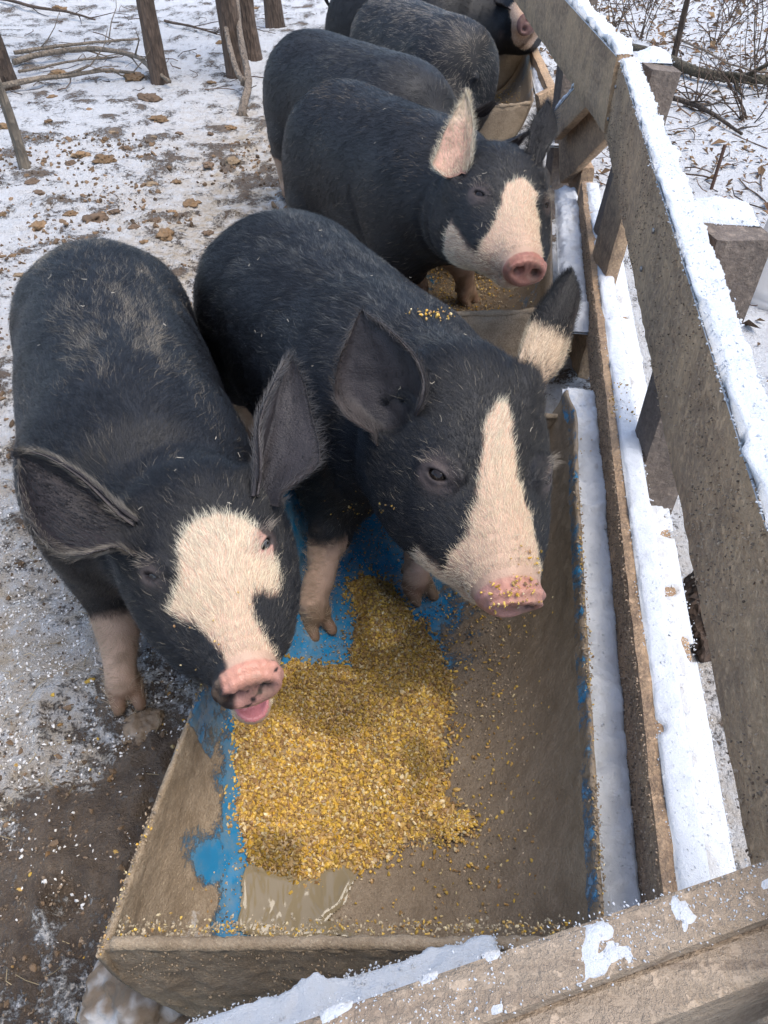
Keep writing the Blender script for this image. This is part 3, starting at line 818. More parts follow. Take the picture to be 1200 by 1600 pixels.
def ear_mesh(B, T, Wp, Wm, open_dir, cup=.9, curl=.02, tipx=2.2, seed=0, thick=.0045, lobe=.35, roll=0.0, rimt=0.0, s0=-.12, ripple=1.0):
    """leaf shaped ear: base B, tip T, Wp / Wm vectors from the midline to both edges, open_dir towards what the hollow faces"""
    B, T, Wp, Wm = (np.asarray(q, float) for q in (B, T, Wp, Wm))
    ns, nt = 46, 33
    S, t = np.meshgrid(np.linspace(s0, 1, ns), np.linspace(-1, 1, nt), indexing='ij')
    ax = T - B; L = np.linalg.norm(ax); a = ax / L
    N = np.asarray(open_dir, float); N = norm(N - a * (N @ a))
    sc = np.clip(S, 0, 1)
    # width profile: narrow round base, widest at `lobe`, pointed soft tip
    f = np.where(sc < lobe, .52 + .48 * np.sin(sc / lobe * PI / 2), np.clip(1 - ((sc - lobe) / (1 - lobe)) ** tipx, 0, 1) ** .8)
    f = np.maximum(f, .03)
    cupv = cup * (1 - .72 * sstep(.0, .75, sc)) + .0
    ang = np.abs(t) * cupv * 1.5
    r = 1 / np.maximum(cupv * 1.5, 1e-3)
    lat = np.sin(ang) * r * f; dep = (1 - np.cos(ang)) * r * f
    W = np.where((t > 0)[..., None], Wp, Wm)
    wl = np.linalg.norm(W, axis=-1)
    p = B + ax * S[..., None] + W * (lat)[..., None] + N * (dep * wl)[..., None]
    p = p + N * ((sc ** 2.2 * curl) - .004 * np.sin(sc * 9 + t * 2) * np.abs(t))[..., None]
    p = p + N * (np.abs(t) ** 6 * roll * wl * f)[..., None] - W * (np.abs(t) ** 6 * roll * .5 * f)[..., None]
    q = p + N * (.0045 * fbm(p, 24, 3, seed) + .0022 * ripple * np.sin(t * 13 + 2.5 * fbm(p, 9, 1, seed)) * sstep(0, .2, sc) * (1 - sc))[..., None] + a * (.004 * fbm(p, 45, 2, seed + 3) * np.abs(t) ** 4)[..., None]
    tu, tv = np.gradient(q, axis=0), np.gradient(q, axis=1)
    nn = norm(np.cross(tu, tv)); sg = np.sign((nn @ N).mean()); nn = nn * sg
    th = thick * (1 - .78 * np.abs(t) ** 6) * (1.5 - .9 * sc)
    th = th + abs(rimt) * np.exp(-((t - np.sign(rimt) * .90) / .13) ** 2) * (1 - sc) ** .8 * (1 + .4 * fbm(p, 30, 2, seed + 6))
    f_in = q + nn * (th * .5)[..., None]; f_out = q - nn * (th * .5)[..., None]
    m = ns * nt; G = gridfaces(ns, nt)
    ii = np.arange(m).reshape(ns, nt)
    fl = [G, G[:, ::-1] + m]
    for e in (ii[:, 0], ii[:, -1][::-1], ii[0, :][::-1], ii[-1, :]):
        fl.append(np.stack([e[:-1], e[:-1] + m, e[1:] + m, e[1:]], -1))
    F = np.vstack(fl)
    if sg < 0: F = F[:, ::-1]
    F = F[:, ::-1] if False else F
    V = np.vstack([f_in.reshape(-1, 3), f_out.reshape(-1, 3)])
    inner = np.concatenate([np.ones(m), np.zeros(m)]); ss = np.tile(sc.ravel(), 2); tt = np.tile(t.ravel(), 2)
    return V, F, inner, ss, tt, a

BLACK = np.array([.0088, .0092, .0108])
CREAM = np.array([.50, .37, .24]); PINK = np.array([.43, .225, .185]); GREY = np.array([.085, .08, .075])

def hair_object(name, pts, cols, rad, parent, inv, label=None):
    """pts (n, k, 3) strand points, cols (n, 3)"""
    n, k, _ = pts.shape
    hc = bpy.data.hair_curves.new(name)
    hc.add_curves([k] * n)
    hc.attributes['position'].data.foreach_set('vector', pts.astype(np.float32).ravel())
    ra = hc.attributes.get('radius') or hc.attributes.new('radius', 'FLOAT', 'POINT')
    prof = np.linspace(1, .18, k)[None, :] * np.asarray(rad).reshape(-1, 1)
    ra.data.foreach_set('value', np.broadcast_to(prof, (n, k)).astype(np.float32).ravel())
    ca = hc.attributes.new('col', 'FLOAT_COLOR', 'CURVE')
    ca.data.foreach_set('color', np.hstack([cols, np.ones((n, 1))]).astype(np.float32).ravel())
    hc.materials.append(M['hair'])
    o = bpy.data.objects.new(name, hc); COL.objects.link(o)
    o.parent = parent; o.matrix_parent_inverse = inv
    return o

def make_pig(spec):
    g = spec.get
    T2, S2 = np.array(spec['tail']), np.array(spec['shoulder'])
    hgt = g('height', .64) / .62; wid = g('width', 1.0)
    z0 = g('ground', 0.0)
    ex = norm(S2 - T2); ex = np.array([ex[0], ex[1], 0]); ez = np.array([0, 0, 1.0]); ey = np.cross(ez, ex)
    Lb = np.linalg.norm(S2 - T2)
    O = np.array([T2[0], T2[1], z0])
    RW = np.stack([ex, ey, ez])                     # world -> local rows
    w2l = lambda p: (np.asarray(p, float) - O) @ RW.T
    l2w = lambda p: np.asarray(p) @ RW + O
    # head frame
    A, B = w2l(spec['poll']), w2l(spec['disc'])
    eyl = RW @ np.asarray(spec['eyeline'], float)   # towards the pig's left
    ab = B - A; hl = np.linalg.norm(ab); abn = ab / hl
    hy = norm(eyl - abn * (eyl @ abn)); hz0 = np.cross(abn, hy)
    lv = np.array([.335, -.085]); sc = hl / np.linalg.norm(lv); th = math.atan2(lv[1], lv[0])
    hx = abn * math.cos(th) - hz0 * math.sin(th); hz = np.cross(hx, hy)
    HR = np.stack([hx, hy, hz])                     # local -> head rows
    H0 = A - hz * .055 * sc
    h2l = lambda p: np.asarray(p, float) * sc @ HR + H0
    l2h = lambda p: (np.asarray(p) - H0) @ HR.T / sc
    hw = g('headw', 1.0)
    # grid
    fine, coarse = g('fine', .0034), g('coarse', .011)
    hc_ = h2l(np.array([.16, 0, -.03])); hr = .235 * sc
    lo = np.array([-.10, -.33, -.03 - z0 * 0]); hi = np.array([Lb + .25, .33, .78])
    lo = np.minimum(lo, hc_ - hr); hi = np.maximum(hi, hc_ + hr)
    ax = []
    for q in range(3):
        out = []; x = lo[q] - .01; a_, b_ = hc_[q] - hr * .82, hc_[q] + hr * .82
        while x < hi[q] + .01:
            out.append(x); dd = max(a_ - x, x - b_, 0)
            x += min(coarse, fine + dd * .12)
        ax.append(np.array(out))
    Fd = Field(ax)
    # torso
    st = np.array([[-.035, .015, .02, .46], [-.02, .085, .10, .455], [.05, .150, .165, .440], [.16, .185, .190, .430], [.36, .198, .205, .415], [.60, .205, .210, .408],
                   [.82, .195, .205, .412], [.98, .170, .180, .425], [1.10, .125, .13, .44], [1.17, .02, .02, .45]])
    dn = catmull(st, 200)
    tx = dn[:, 0] * Lb
    sl, G = Fd.sub(np.array([-.12, -.30, .0]), np.array([Lb * 1.2 + .02, .30, .75]))
    xx = G[:, 0, 0, 0]
    aa = np.interp(xx, tx, dn[:, 1], left=.005, right=.005) * wid; bb = np.interp(xx, tx, dn[:, 2], left=.005, right=.005) * hgt
    zc = np.interp(xx, tx, dn[:, 3]) * hgt
    yc = g('bow', 0.0) * np.sin(np.clip(xx / Lb, 0, 1) * PI)
    U = (G[..., 1] - yc[:, None, None]) / aa[:, None, None]; Wz = (G[..., 2] - zc[:, None, None]) / bb[:, None, None]
    kk = (np.abs(U) ** 2.25 + np.abs(Wz) ** 2.25) ** (1 / 2.25)
    d = (kk - 1) * np.minimum(aa, bb)[:, None, None]
    d = np.maximum(d, np.maximum(-.04 * Lb - .02 - xx, xx - 1.18 * Lb)[:, None, None] * .6)
    Fd.blend(sl, d.astype(np.float32), .01)
    I3 = np.eye(3)
    for sy in (-1, 1):
        Fd.ell(np.array([.14 * Lb, sy * .115 * wid, .36 * hgt]), I3, [.14, .085, .19 * hgt], .06)       # ham
        Fd.ell(np.array([.93 * Lb, sy * .105 * wid, .37 * hgt]), I3, [.12, .085, .18 * hgt], .06)       # shoulder
    # neck
    Ssh = np.array([.90 * Lb, 0, .43 * hgt]); hb = h2l([.0, 0, -.05])
    Fd.cone(Ssh, h2l([.02, 0, -.075]), .165 * wid, .108 * sc * g('neck', 1.0), .09)
    Fd.cone(Ssh + [0, 0, -.04], h2l([.06, 0, -.115]), .15 * wid, .085 * sc, .07)
    # legs
    feet = []
    for nm, xr, sy in (('fore', .86, 1), ('fore', .86, -1), ('hind', .05, 1), ('hind', .05, -1)):
        key = nm + ('L' if sy > 0 else 'R')
        if key in spec: ft = w2l(spec[key])
        else: ft = np.array([xr * Lb, sy * .105 * wid, 0.0 - z0 * 0]) + [0, 0, 0]
        feet.append(ft)
        if nm == 'fore':
            top = np.array([.90 * Lb, sy * .10 * wid, .30 * hgt]); kn = ft * .45 + top * .55 + ex * 0 + np.array([.015, 0, 0]); kn[2] = ft[2] + .155
            Fd.cone(top, kn, .078, .040, .05); Fd.cone(kn, ft + [-.006, 0, .06], .041, .029, .02)
        else:
            top = np.array([.16 * Lb, sy * .12 * wid, .27 * hgt]); hk = np.array([ft[0] - .045, ft[1], ft[2] + .20])
            Fd.cone(top, hk, .085, .040, .05); Fd.cone(hk, ft + [-.01, 0, .06], .037, .029, .02)
        fd = np.array([1.0, 0, 0])
        Fd.cone(ft + [-.006, 0, .06], ft + [.004, 0, .04], .029, .031, .01)
        for s2 in (-1, 1):
            Fd.cone(ft + [0, s2 * .017, .036], ft + [.042, s2 * .020, .012], .020, .0115, .003)
            Fd.cone(ft + [-.026, s2 * .018, .058], ft + [-.034, s2 * .02, .04], .010, .006, .006)
    # head
    def E(c, r, k, carve=False, rot=None):
        c = np.array(c, float); r = np.array(r, float); c[1] *= hw; r[1] *= hw
        R = HR if rot is None else rot @ HR
        Fd.ell(h2l(c), R, r * sc, k * sc, carve)
    def Cn(a, b, ra, rb, k, carve=False): Fd.cone(h2l(a), h2l(b), ra * sc, rb * sc, k * sc, carve)
    E([.04, 0, -.045], [.13, .106, .102], .05)
    for sy in (-1, 1):
        E([.105, sy * .046, -.012], [.055, .045, .042], .035)          # brow
        E([.07, sy * .062, -.10], [.125, .066, .085], .05)             # jowl
        E([.160, sy * .046, -.072], [.105, .056, .063], .04)           # cheek
    Cn([.15, 0, -.048], [.295, 0, -.040], .066, .0475 * g('discr', .93) ** .5, .045)
    E([.20, 0, -.020], [.10, .040, .035], .03)                         # nose bridge
    md = g('mouth', 0.0)
    Cn([.10, 0, -.118], [.262 + md * .4, 0, -.092 - md], .058, .030, .03)        # lower jaw
    if md > 0:
        E([.290, 0, -.070 - md], [.050, .0215, .018], .005, True)
        E([.268, 0, -.090 - md], [.036, .013, .007], .006)
    else:
        for sy in (-1, 1):
            Cn([.18, sy * .052, -.092], [.285, sy * .028, -.082], .004, .004, .008, True)
    # snout wrinkles behind the disc
    dz = g('disctilt', .0)
    cd, sd_ = math.cos(dz), math.sin(dz)
    rot = np.array([[cd, 0, sd_], [0, 1, 0], [-sd_, 0, cd]])
    for w_, rr in ((.288, .0495 * g('discr', .93) ** .5), (.270, .0510 * g('discr', .93) ** .5)):
        E([w_, 0, -.036], [.006, rr, rr * .92], .010)
    dr = g('discr', .93)
    E([.318, 0, -.034], [.017, .053 * dr, .045 * dr], .007, False, rot)
    E([.331, 0, -.034], [.0075, .047 * dr, .039 * dr], .003, False, rot)
    E([.338, 0, -.034], [.006, .030 * dr, .024 * dr], .006, True, rot)
    for sy in (-1, 1):
        cn = np.array([.338, sy * .0205 * dr, -.033])
        E(cn, [.020, .0125, .0140], .004, True, rot)
    # eyes: hollow, lids
    ex_, ey_, ez_ = g('eyepos', (.128, .0735, .004))
    eyes = []
    for sy in (-1, 1):
        c = np.array([ex_, sy * ey_ * hw, ez_])
        # outward direction
        out = norm(np.array([.42, sy * .70, .57]))
        f0_ = np.array([.60, -sy * .66, .20]); fwd = norm(f0_ - out * (f0_ @ out)); upv = np.cross(out, fwd)
        if upv @ np.array([-1, 0, .4]) < 0: upv = -upv
        R_ = np.stack([fwd, out, upv])
        ce = c
        Fd.ell(h2l(ce), R_ @ HR, np.array([.032, .012, .026]) * sc, .012 * sc)      # swelling of the lids
        arc = np.linspace(-1, 1, 7)
        tops = [ce + out * (.0125 - .004 * t * t) + fwd * t * .021 + upv * (.0082 * (1 - t * t) + .0006) for t in arc]
        bots = [ce + out * (.0110 - .004 * t * t) + fwd * t * .020 - upv * (.0080 * (1 - t * t) + .0010) for t in arc]
        Fd.ell(h2l(ce + out * .011), R_ @ HR, np.array([.0175, .012, .0072]) * sc, .002 * sc, True)
        for L_ in (tops, bots):
            for i in range(6): Cn(L_[i], L_[i + 1], .0044, .0044, .0025)
        # brow fold
        for i in range(6):
            t0_, t1_ = arc[i], arc[i + 1]
            Cn(ce + out * .004 + fwd * t0_ * .028 + upv * (.022 * (1 - t0_ ** 2 * .6)), ce + out * .004 + fwd * t1_ * .028 + upv * (.022 * (1 - t1_ ** 2 * .6)), .006, .006, .010)
            Cn(ce + out * .002 + fwd * t0_ * .026 - upv * (.020 * (1 - t0_ ** 2 * .6)), ce + out * .002 + fwd * t1_ * .026 - upv * (.020 * (1 - t1_ ** 2 * .6)), .004, .004, .007)
        eyes.append((ce + out * .0028, out, fwd, upv))
    for e_ in spec['ears']:                          # muscle at the root of each ear
        b_, t_ = w2l(e_['B']), w2l(e_['T']); wd_ = RW @ (np.array(e_['Wp']) - np.array(e_['Wm'])); wl_ = np.linalg.norm(wd_) / 2
        a_ = norm(t_ - b_); wd_ = norm(wd_ - a_ * (wd_ @ a_)); op_ = RW @ np.array(e_['open']); n_ = np.cross(a_, wd_); n_ = n_ if n_ @ op_ > 0 else -n_
        le = np.linalg.norm(t_ - b_)
        Fd.ell(b_ - a_ * .02 - n_ * .012, np.stack([a_, wd_, n_]), [le * .26, wl_ * .62, .024 * sc], .035 * sc)
        Fd.ell(b_ + a_ * .01 + n_ * .022, np.stack([a_, wd_, n_]), [le * .16, wl_ * .36, .020 * sc], .014 * sc, True)
    V, Fc = Fd.mesh()
    # wrinkles and lumps
    Nn = vnormals(V, Fc)
    H = l2h(V)
    snw = np.exp(-((H[:, 0] - .278) / .022) ** 2) * (np.abs(H[:, 1]) < .08)
    wk = g('wrinkle', .5)
    V = V + Nn * (wk * .0026 * snw * (np.sin(H[:, 0] * 480 + 5 * fbm(H, 26, 2, 3) + 90 * np.abs(H[:, 1]) ** 1.2) * (.4 + .6 * np.abs(fbm(H, 20, 2, 9))) + .9 * fbm(H, 110, 2, 5)))[:, None]
    xl, zl = V[:, 0] / Lb, V[:, 2]; lowb = 1 - sstep(.38, .52, zl)
    V = V - Nn * (.009 * np.exp(-((xl - .77 - .06 * np.sin(zl * 9)) / .022) ** 2) * lowb + .006 * np.exp(-((xl - .27 + .25 * (zl - .3)) / .03) ** 2) * (1 - sstep(.3, .42, zl)))[:, None]
    V = V - Nn * (.008 * np.exp(-((H[:, 0] + .045 + .25 * H[:, 2]) / .013) ** 2) * (np.abs(H[:, 1]) < .2) * (H[:, 2] < .03) + .005 * np.exp(-((H[:, 0] + .005 + .3 * H[:, 2]) / .010) ** 2) * (H[:, 2] < -.02))[:, None]
    dsk = sstep(.306, .314, H[:, 0]) * (np.abs(H[:, 1]) < .07) * (H[:, 2] > -.09)
    V = V + Nn * (dsk * (.0009 * fbm(H, 130, 2, 15) + .0008 * np.sin(H[:, 1] * 520 + 4 * fbm(H, 50, 1, 2)) * (H[:, 2] > -.03)))[:, None]
    V = V + Nn * (.004 * fbm(V, 7, 2, spec['seed']) + .0010 * fbm(V, 60, 2, spec['seed'] + 4) * (H[:, 0] > -.05))[:, None]
    # skin colour
    shade = spec['colour']
    def classify(Vl, hairy):
        Hh = l2h(Vl); fz = fbm(Vl, 55, 3, 5) * .006 + fbm(Vl, 16, 2, 8) * .008
        c = np.tile(BLACK, (len(Vl), 1)); white = np.zeros(len(Vl))
        hx_, hy_, hz_ = Hh.T
        head = (hx_ > -.02) & (np.abs(hy_) < .2) & (hz_ > -.28)
        sdv = poly_sd(hx_, hy_, shade['blaze']) + fz * .9
        wz = sstep(-.12, -.03, hz_ + .0) * sstep(-.004, .004, sdv)
        white = np.where(head, wz, 0)
        if 'chin' in shade:
            cx, cz = shade['chin']
            white = np.where(head, np.maximum(white, sstep(-.005, .005, hx_ - cx + fz) * sstep(-.01, .01, (cz - hz_) + fz)), white)
        # legs
        for k_, ft in enumerate(feet):
            dd = np.hypot(Vl[:, 0] - ft[0], Vl[:, 1] - ft[1]); hh = Vl[:, 2] - ft[2]
            lg = shade.get('legs', .17)
            white = np.maximum(white, (dd < .11) * (1 - sstep(lg - .02, lg + .02, hh + fz * 3)))
        return white, Hh
    def paint(Vl, Nl=None):
        white, Hh = classify(Vl, False)
        nz = fbm(Vl, 25, 3, 9)[:, None]; n2_ = fbm(Vl, 90, 2, 19)[:, None]
        dark = BLACK * (1.5 + .4 * nz)
        skinpink = np.array([.48, .32, .23]) * (1 + .12 * nz + .1 * n2_)
        c = dark * (1 - white[:, None]) + skinpink * white[:, None]
        for (ce, out, fwd, upv) in eyes:
            r = np.linalg.norm((Hh - ce) * [1, 1, 1.15], axis=1)
            e = (1 - sstep(.020, .040, r + .006 * n2_[:, 0]))[:, None] * (.75 + .5 * n2_)
            lid = np.where(white[:, None] > .5, np.array([.42, .24, .20]), np.array([.085, .064, .058]))
            c = c * (1 - e) + lid * e
            rr_ = np.linalg.norm(np.stack([(Hh - ce) @ fwd, (Hh - ce) @ upv * 2.1], -1), axis=1)
            e2 = (1 - sstep(.013, .017, rr_))[:, None] * (r < .03)[:, None]
            c = c * (1 - e2) + np.array([.02, .014, .014]) * e2
        # snout disc
        disc = sstep(.306, .311, Hh[:, 0] + .003 * nz[:, 0]) * (np.abs(Hh[:, 1]) < .07) * (Hh[:, 2] > -.10)
        dc = PINK * (1 + .12 * nz + .15 * n2_) 
        up = sstep(-.03, .01, Hh[:, 2])[:, None]
        dc = dc * (1 - up) + np.array([.50, .245, .175]) * (1 + .15 * n2_) * up
        if shade.get('spots'):
            sp = np.zeros(len(Hh))
            for (sy_, sz_, sr_) in ((.017, .016, .0052), (.029, .018, .0042), (.038, .014, .003), (-.002, .003, .004), (-.012, -.001, .005), (.008, -.008, .0055), (.001, -.014, .006), (.014, -.004, .005), (-.006, -.021, .0055), (.014, -.022, .003), (-.019, .006, .004)):
                sy_ *= 1.35; sz_ *= 1.2; sr_ *= .75
                sp = np.maximum(sp, 1 - sstep(sr_ * .8, sr_ * 1.2, np.hypot(Hh[:, 1] - sy_, (Hh[:, 2] + .034 - sz_) * 1.2) + .0016 * n2_[:, 0]))
            side = sstep(-.012, -.022, Hh[:, 1] + .0 + .008 * nz[:, 0] - .25 * np.clip(Hh[:, 2] + .03, -1, 0)) 
            sp = np.maximum(sp, side * sstep(-.014, -.022, Hh[:, 2] + .5 * (Hh[:, 1] + .02)))
            sp = np.maximum(sp, sstep(-.030, -.036, Hh[:, 1]))
            dc = dc * (1 - sp[:, None]) + np.array([.022, .017, .018]) * sp[:, None]
        if shade.get('disccol') is not None: dc = np.array(shade['disccol']) * (1 + .15 * nz + .15 * n2_)
        md_ = (sstep(.05, .4, fbm(Hh, 48, 3, 31)) * .5)[:, None]; dc = dc * (1 - md_) + np.array([.22, .15, .10]) * md_
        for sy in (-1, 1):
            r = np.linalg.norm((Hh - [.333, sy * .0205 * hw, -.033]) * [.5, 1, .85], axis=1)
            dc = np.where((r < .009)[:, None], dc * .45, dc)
        c = c * (1 - disc[:, None]) + dc * disc[:, None]
        if md > 0:
            mo = (np.linalg.norm((Hh - [.290, 0, -.070 - md]) / [.058, .0275, .0245], axis=1) < 1)[:, None] * (1 - disc[:, None])
            c = np.where(mo > .5, np.array([.55, .20, .20]) * (1 + .1 * nz), c)
        # hooves and dirty feet
        for ft in feet:
            dd = np.hypot(Vl[:, 0] - ft[0], Vl[:, 1] - ft[1]); hh = Vl[:, 2] - ft[2]
            m = ((dd < .09) * (1 - sstep(.045, .058, hh)))[:, None]
            c = c * (1 - m) + np.array([.24, .135, .09]) * (1 + .3 * nz) * m
            m = ((dd < .09) * (1 - sstep(.0, .10, hh)))[:, None] * .5
            m = m + ((dd < .10) * (1 - sstep(.1, .22, hh)) * sstep(-.1, .35, fbm(Vl, 34, 3, 61)))[:, None] * .65; m = np.clip(m, 0, .85)
            c = c * (1 - m) + np.array([.17, .115, .07]) * m
        return np.clip(c, .002, 1), white
    colv, white = paint(V)
    mb = MB(); mb.add(V, Fc, colv)
    # ears
    ears = []
    for e_ in spec['ears']:
        Ve, Fe, inner, ss, tt, ea = ear_mesh(w2l(e_['B']), w2l(e_['T']), RW @ np.array(e_['Wp']), RW @ np.array(e_['Wm']), RW @ np.array(e_['open']),
                                             **{k: e_[k] for k in ('cup', 'curl', 'tipx', 'lobe', 'roll', 'thick', 'rimt', 's0', 'ripple') if k in e_}, seed=spec['seed'] + 3)
        nz = fbm(Ve, 30, 3, 9)[:, None]; n2_ = fbm(Ve, 120, 2, 9)[:, None]
        cin, cout = np.array(e_.get('cin', (.030, .024, .026))), np.array(e_.get('cout', (.016, .016, .019)))
        c = np.where(inner[:, None] > .5, cin, cout) * (1 + .35 * nz + .2 * n2_)
        bs_ = (1 - sstep(.0, .22, ss + .08 * nz[:, 0]))[:, None] * (.9 if 'basehair' in e_ else .5); c = c * (1 - bs_) + np.array([.014, .013, .015]) * bs_
        if 'tipcol' in e_:
            m = sstep(e_['tips'] - .06, e_['tips'] + .06, ss + .06 * nz[:, 0])[:, None]
            c = c * (1 - m) + np.array(e_['tipcol']) * m
        edge = sstep(.86, .97, np.abs(tt))[:, None] * .35
        c = c * (1 - edge) + np.array(e_.get('rim', (.11, .09, .085))) * edge
        mb.add(Ve, Fe, np.clip(c, .002, 1))
        if e_.get('helix'):
            hl_ = e_['helix']; col_ = 0 if hl_ < 0 else 32
            rowi = np.arange(4, 45) * 33 + col_; ctr = (Ve[rowi] + Ve[rowi + 46 * 33]) / 2
            if 'hext' in e_: ctr = catmull(np.vstack([[w2l(h_) for h_ in e_['hext']], ctr[::4]]), 56); rowi = np.arange(56)
            q_ = np.linspace(0, 1, len(rowi)); rad_ = (.0100 * (1 - q_) ** 1.2 + .0024) * abs(hl_) * (.35 + .65 * sstep(0, .16, q_))
            th_ = MB(); tube(th_, ctr + norm(RW @ np.array(e_['Wp']))[None] * .002 * -np.sign(hl_), rad_ * (1 + .12 * fbm(ctr, 40, 2, 4)), 12)
            tv = np.vstack(th_.v); nz2 = fbm(tv, 45, 3, 7)[:, None]
            mb.add(tv, th_.f, np.clip(np.array(e_.get('hcol', (.058, .048, .043))) * (1 + .6 * nz2), .004, 1))
        ears.append((Ve, Fe, inner, ss, tt, ea, e_))
    # tail
    tb = np.array([-.03 * Lb - .01, 0, .50 * hgt])
    tt_ = np.linspace(0, 1, 22)
    tl = tb + np.stack([-.075 * np.sin(tt_ * 2.2), .035 * np.sin(tt_ * 7.5) * tt_, .045 * np.sin(tt_ * 3.0) - .09 * tt_ ** 2], -1) * g('taillen', 1.0)
    tube(mb, tl, .017 * (1 - tt_) ** .7 + .0035, 10, np.array(g('tailcol', (.03, .028, .03))))
    body = mb.build('pig', M['skin'])
    body.location = tuple(O)
    body.rotation_euler = (0, 0, math.atan2(ex[1], ex[0]))
    tag(body, spec['label'], 'pig', 'black and white pigs feeding at the trough line')
    ID = Matrix.Identity(4)
    # eyes
    for (ce, out, fwd, upv) in eyes:
        me = MB(); nU, nVv = 14, 18
        th_ = np.linspace(0, PI, nU)[:, None]; ph = np.linspace(0, 2 * PI, nVv, endpoint=False)[None, :]
        loc = np.cos(th_)[..., None] * out + np.sin(th_)[..., None] * (np.cos(ph)[..., None] * fwd + np.sin(ph)[..., None] * upv)
        me.add(h2l(ce + loc * .0125).reshape(-1, 3), gridfaces(nU, nVv, True)[:, ::-1])
        eo = me.build('eye', M['eye'], body)
        mi = MB(); ph = np.linspace(0, 2 * PI, 16, endpoint=False)
        th2 = np.array([0.02, .25, .56])[:, None]
        loc = np.cos(th2)[..., None] * out + np.sin(th2)[..., None] * (np.cos(ph)[None, :, None] * fwd + np.sin(ph)[None, :, None] * upv)
        mi.add(h2l(ce + loc * .01275).reshape(-1, 3), gridfaces(3, 16, True)[:, ::-1])
        mi.build('iris', M['iris' if 'iris' in shade else 'iris_brown'], eo)
        pu = MB(); th3 = np.array([0.01, .17])[:, None]
        loc = np.cos(th3)[..., None] * out + np.sin(th3)[..., None] * (np.cos(ph)[None, :, None] * fwd * 1.3 + np.sin(ph)[None, :, None] * upv * .8)
        pu.add(h2l(ce + loc * .0130).reshape(-1, 3), gridfaces(2, 16, True)[:, ::-1])
        pu.build('pupil', M['eye'], eo)
    # ---------------- hair
    rng = np.random.default_rng(spec['seed'])
    nb, nh = g('hair', (125000, 72000))
    tri = np.vstack([Fc[:, [0, 1, 2]], Fc[:, [0, 2, 3]]])
    cen = V[tri].mean(1); area = np.linalg.norm(np.cross(V[tri[:, 1]] - V[tri[:, 0]], V[tri[:, 2]] - V[tri[:, 0]]), axis=1) / 2
    Hc = l2h(cen)
    ishead = (Hc[:, 0] > -.03) & (np.linalg.norm(Hc - [.13, 0, -.05], axis=1) < .24)
    wt_up = .25 + .75 * sstep(.15, .40, cen[:, 2])
    def sample(mask, n, w):
        a = area * mask * w; cs = np.cumsum(a); r = rng.random(n) * cs[-1]
        t = np.searchsorted(cs, r); u, v = rng.random(n), rng.random(n); fl = u + v > 1; u[fl], v[fl] = 1 - u[fl], 1 - v[fl]
        f = tri[np.clip(t, 0, len(tri) - 1)]
        p = V[f[:, 0]] + (V[f[:, 1]] - V[f[:, 0]]) * u[:, None] + (V[f[:, 2]] - V[f[:, 0]]) * v[:, None]
        nrm = norm(np.cross(V[f[:, 1]] - V[f[:, 0]], V[f[:, 2]] - V[f[:, 0]]))
        return p, nrm
    K = 4
    def strands(p, nrm, flow, length, lift, curlv=.35):
        fl = flow - nrm * (flow * nrm).sum(1, keepdims=True); fl = norm(fl)
        side = np.cross(nrm, fl)
        wave = fbm(p, 14, 2, 77)[:, None] * .55 + fbm(p, 60, 1, 78)[:, None] * .35 + rng.normal(0, .22, (len(p), 1))
        fl = norm(fl + side * wave)
        out = [p - nrm * .001]
        lf = lift * (1 + .6 * rng.standard_normal(len(p)))
        for i in range(1, K):
            t = i / (K - 1)
            out.append(p + fl * (length * t)[:, None] + nrm * (length * lf * (t - curlv * t * t))[:, None] + side * (length * t * t * rng.normal(0, .10, len(p)))[:, None])
        return np.stack(out, 1)
    AP, AC, AR = [], [], []
    # body coat
    p, nr = sample(~ishead, nb, wt_up)
    flow = np.tile([-1.0, 0, -.0], (nb, 1)) + np.stack([0 * p[:, 0], np.tanh(p[:, 1] / .05) * .5 * np.abs(nr[:, 2]), -.75 * (1 - np.abs(nr[:, 2]))], -1)
    ln = .023 * (.6 + .8 * rng.random(nb))
    AP.append(strands(p, nr, flow, ln, .13))
    white, _ = classify(p, True)
    tone = rng.random(nb)
    c = BLACK[None] * (.9 + 1.6 * tone[:, None] ** 3)
    pat = shade.get('back')
    if pat is not None:
        gw = pat(p[:, 0] / Lb, p[:, 1] / .2, nr, p)
        gw = gw * (.30 + 1.0 * sstep(-.15, .35, fbm(p * [.6, 2.2, 1.2], 30, 3, 91)))
        pick = rng.random(nb) < gw
        lightc = np.array(shade.get('backcol', (.20, .165, .12))) * (.5 + .9 * rng.random((nb, 1)))
        c = np.where(pick[:, None], lightc, c)
    c = np.where((white > .5)[:, None], np.array([.45, .34, .23]) * (.75 + .5 * tone[:, None]), c)
    AC.append(c); AR.append(np.full(nb, .00023) * (.8 + .5 * rng.random(nb)))
    # head coat
    p, nr = sample(ishead, nh, np.ones(len(cen)))
    Hh = l2h(p)
    keep = (Hh[:, 0] < .300)
    for (ce, out, fwd, upv) in eyes: keep &= np.linalg.norm(Hh - ce, axis=1) > .021 + .012 * rng.random(len(p))
    if md > 0: keep &= ~(np.linalg.norm((Hh - [.290, 0, -.070 - md]) / [.058, .0275, .0245], axis=1) < 1)
    p, nr, Hh = p[keep], nr[keep], Hh[keep]
    white, _ = classify(p + rng.normal(0, .0028, p.shape), True)
    flow = -hx[None] * 1.0 + hy[None] * (np.sign(Hh[:, 1]) * .55 * sstep(.0, .08, np.abs(Hh[:, 1])))[:, None] - hz[None] * (.35 * (Hh[:, 2] < -.03))[:, None]
    ln = .0135 * (.5 + .9 * rng.random(len(p))) * (.6 + .4 * sstep(.30, .2, Hh[:, 0]) + .5 * sstep(.1, 0, Hh[:, 0]))
    AP.append(strands(p, nr, flow, ln, .28))
    tone = rng.random(len(p))
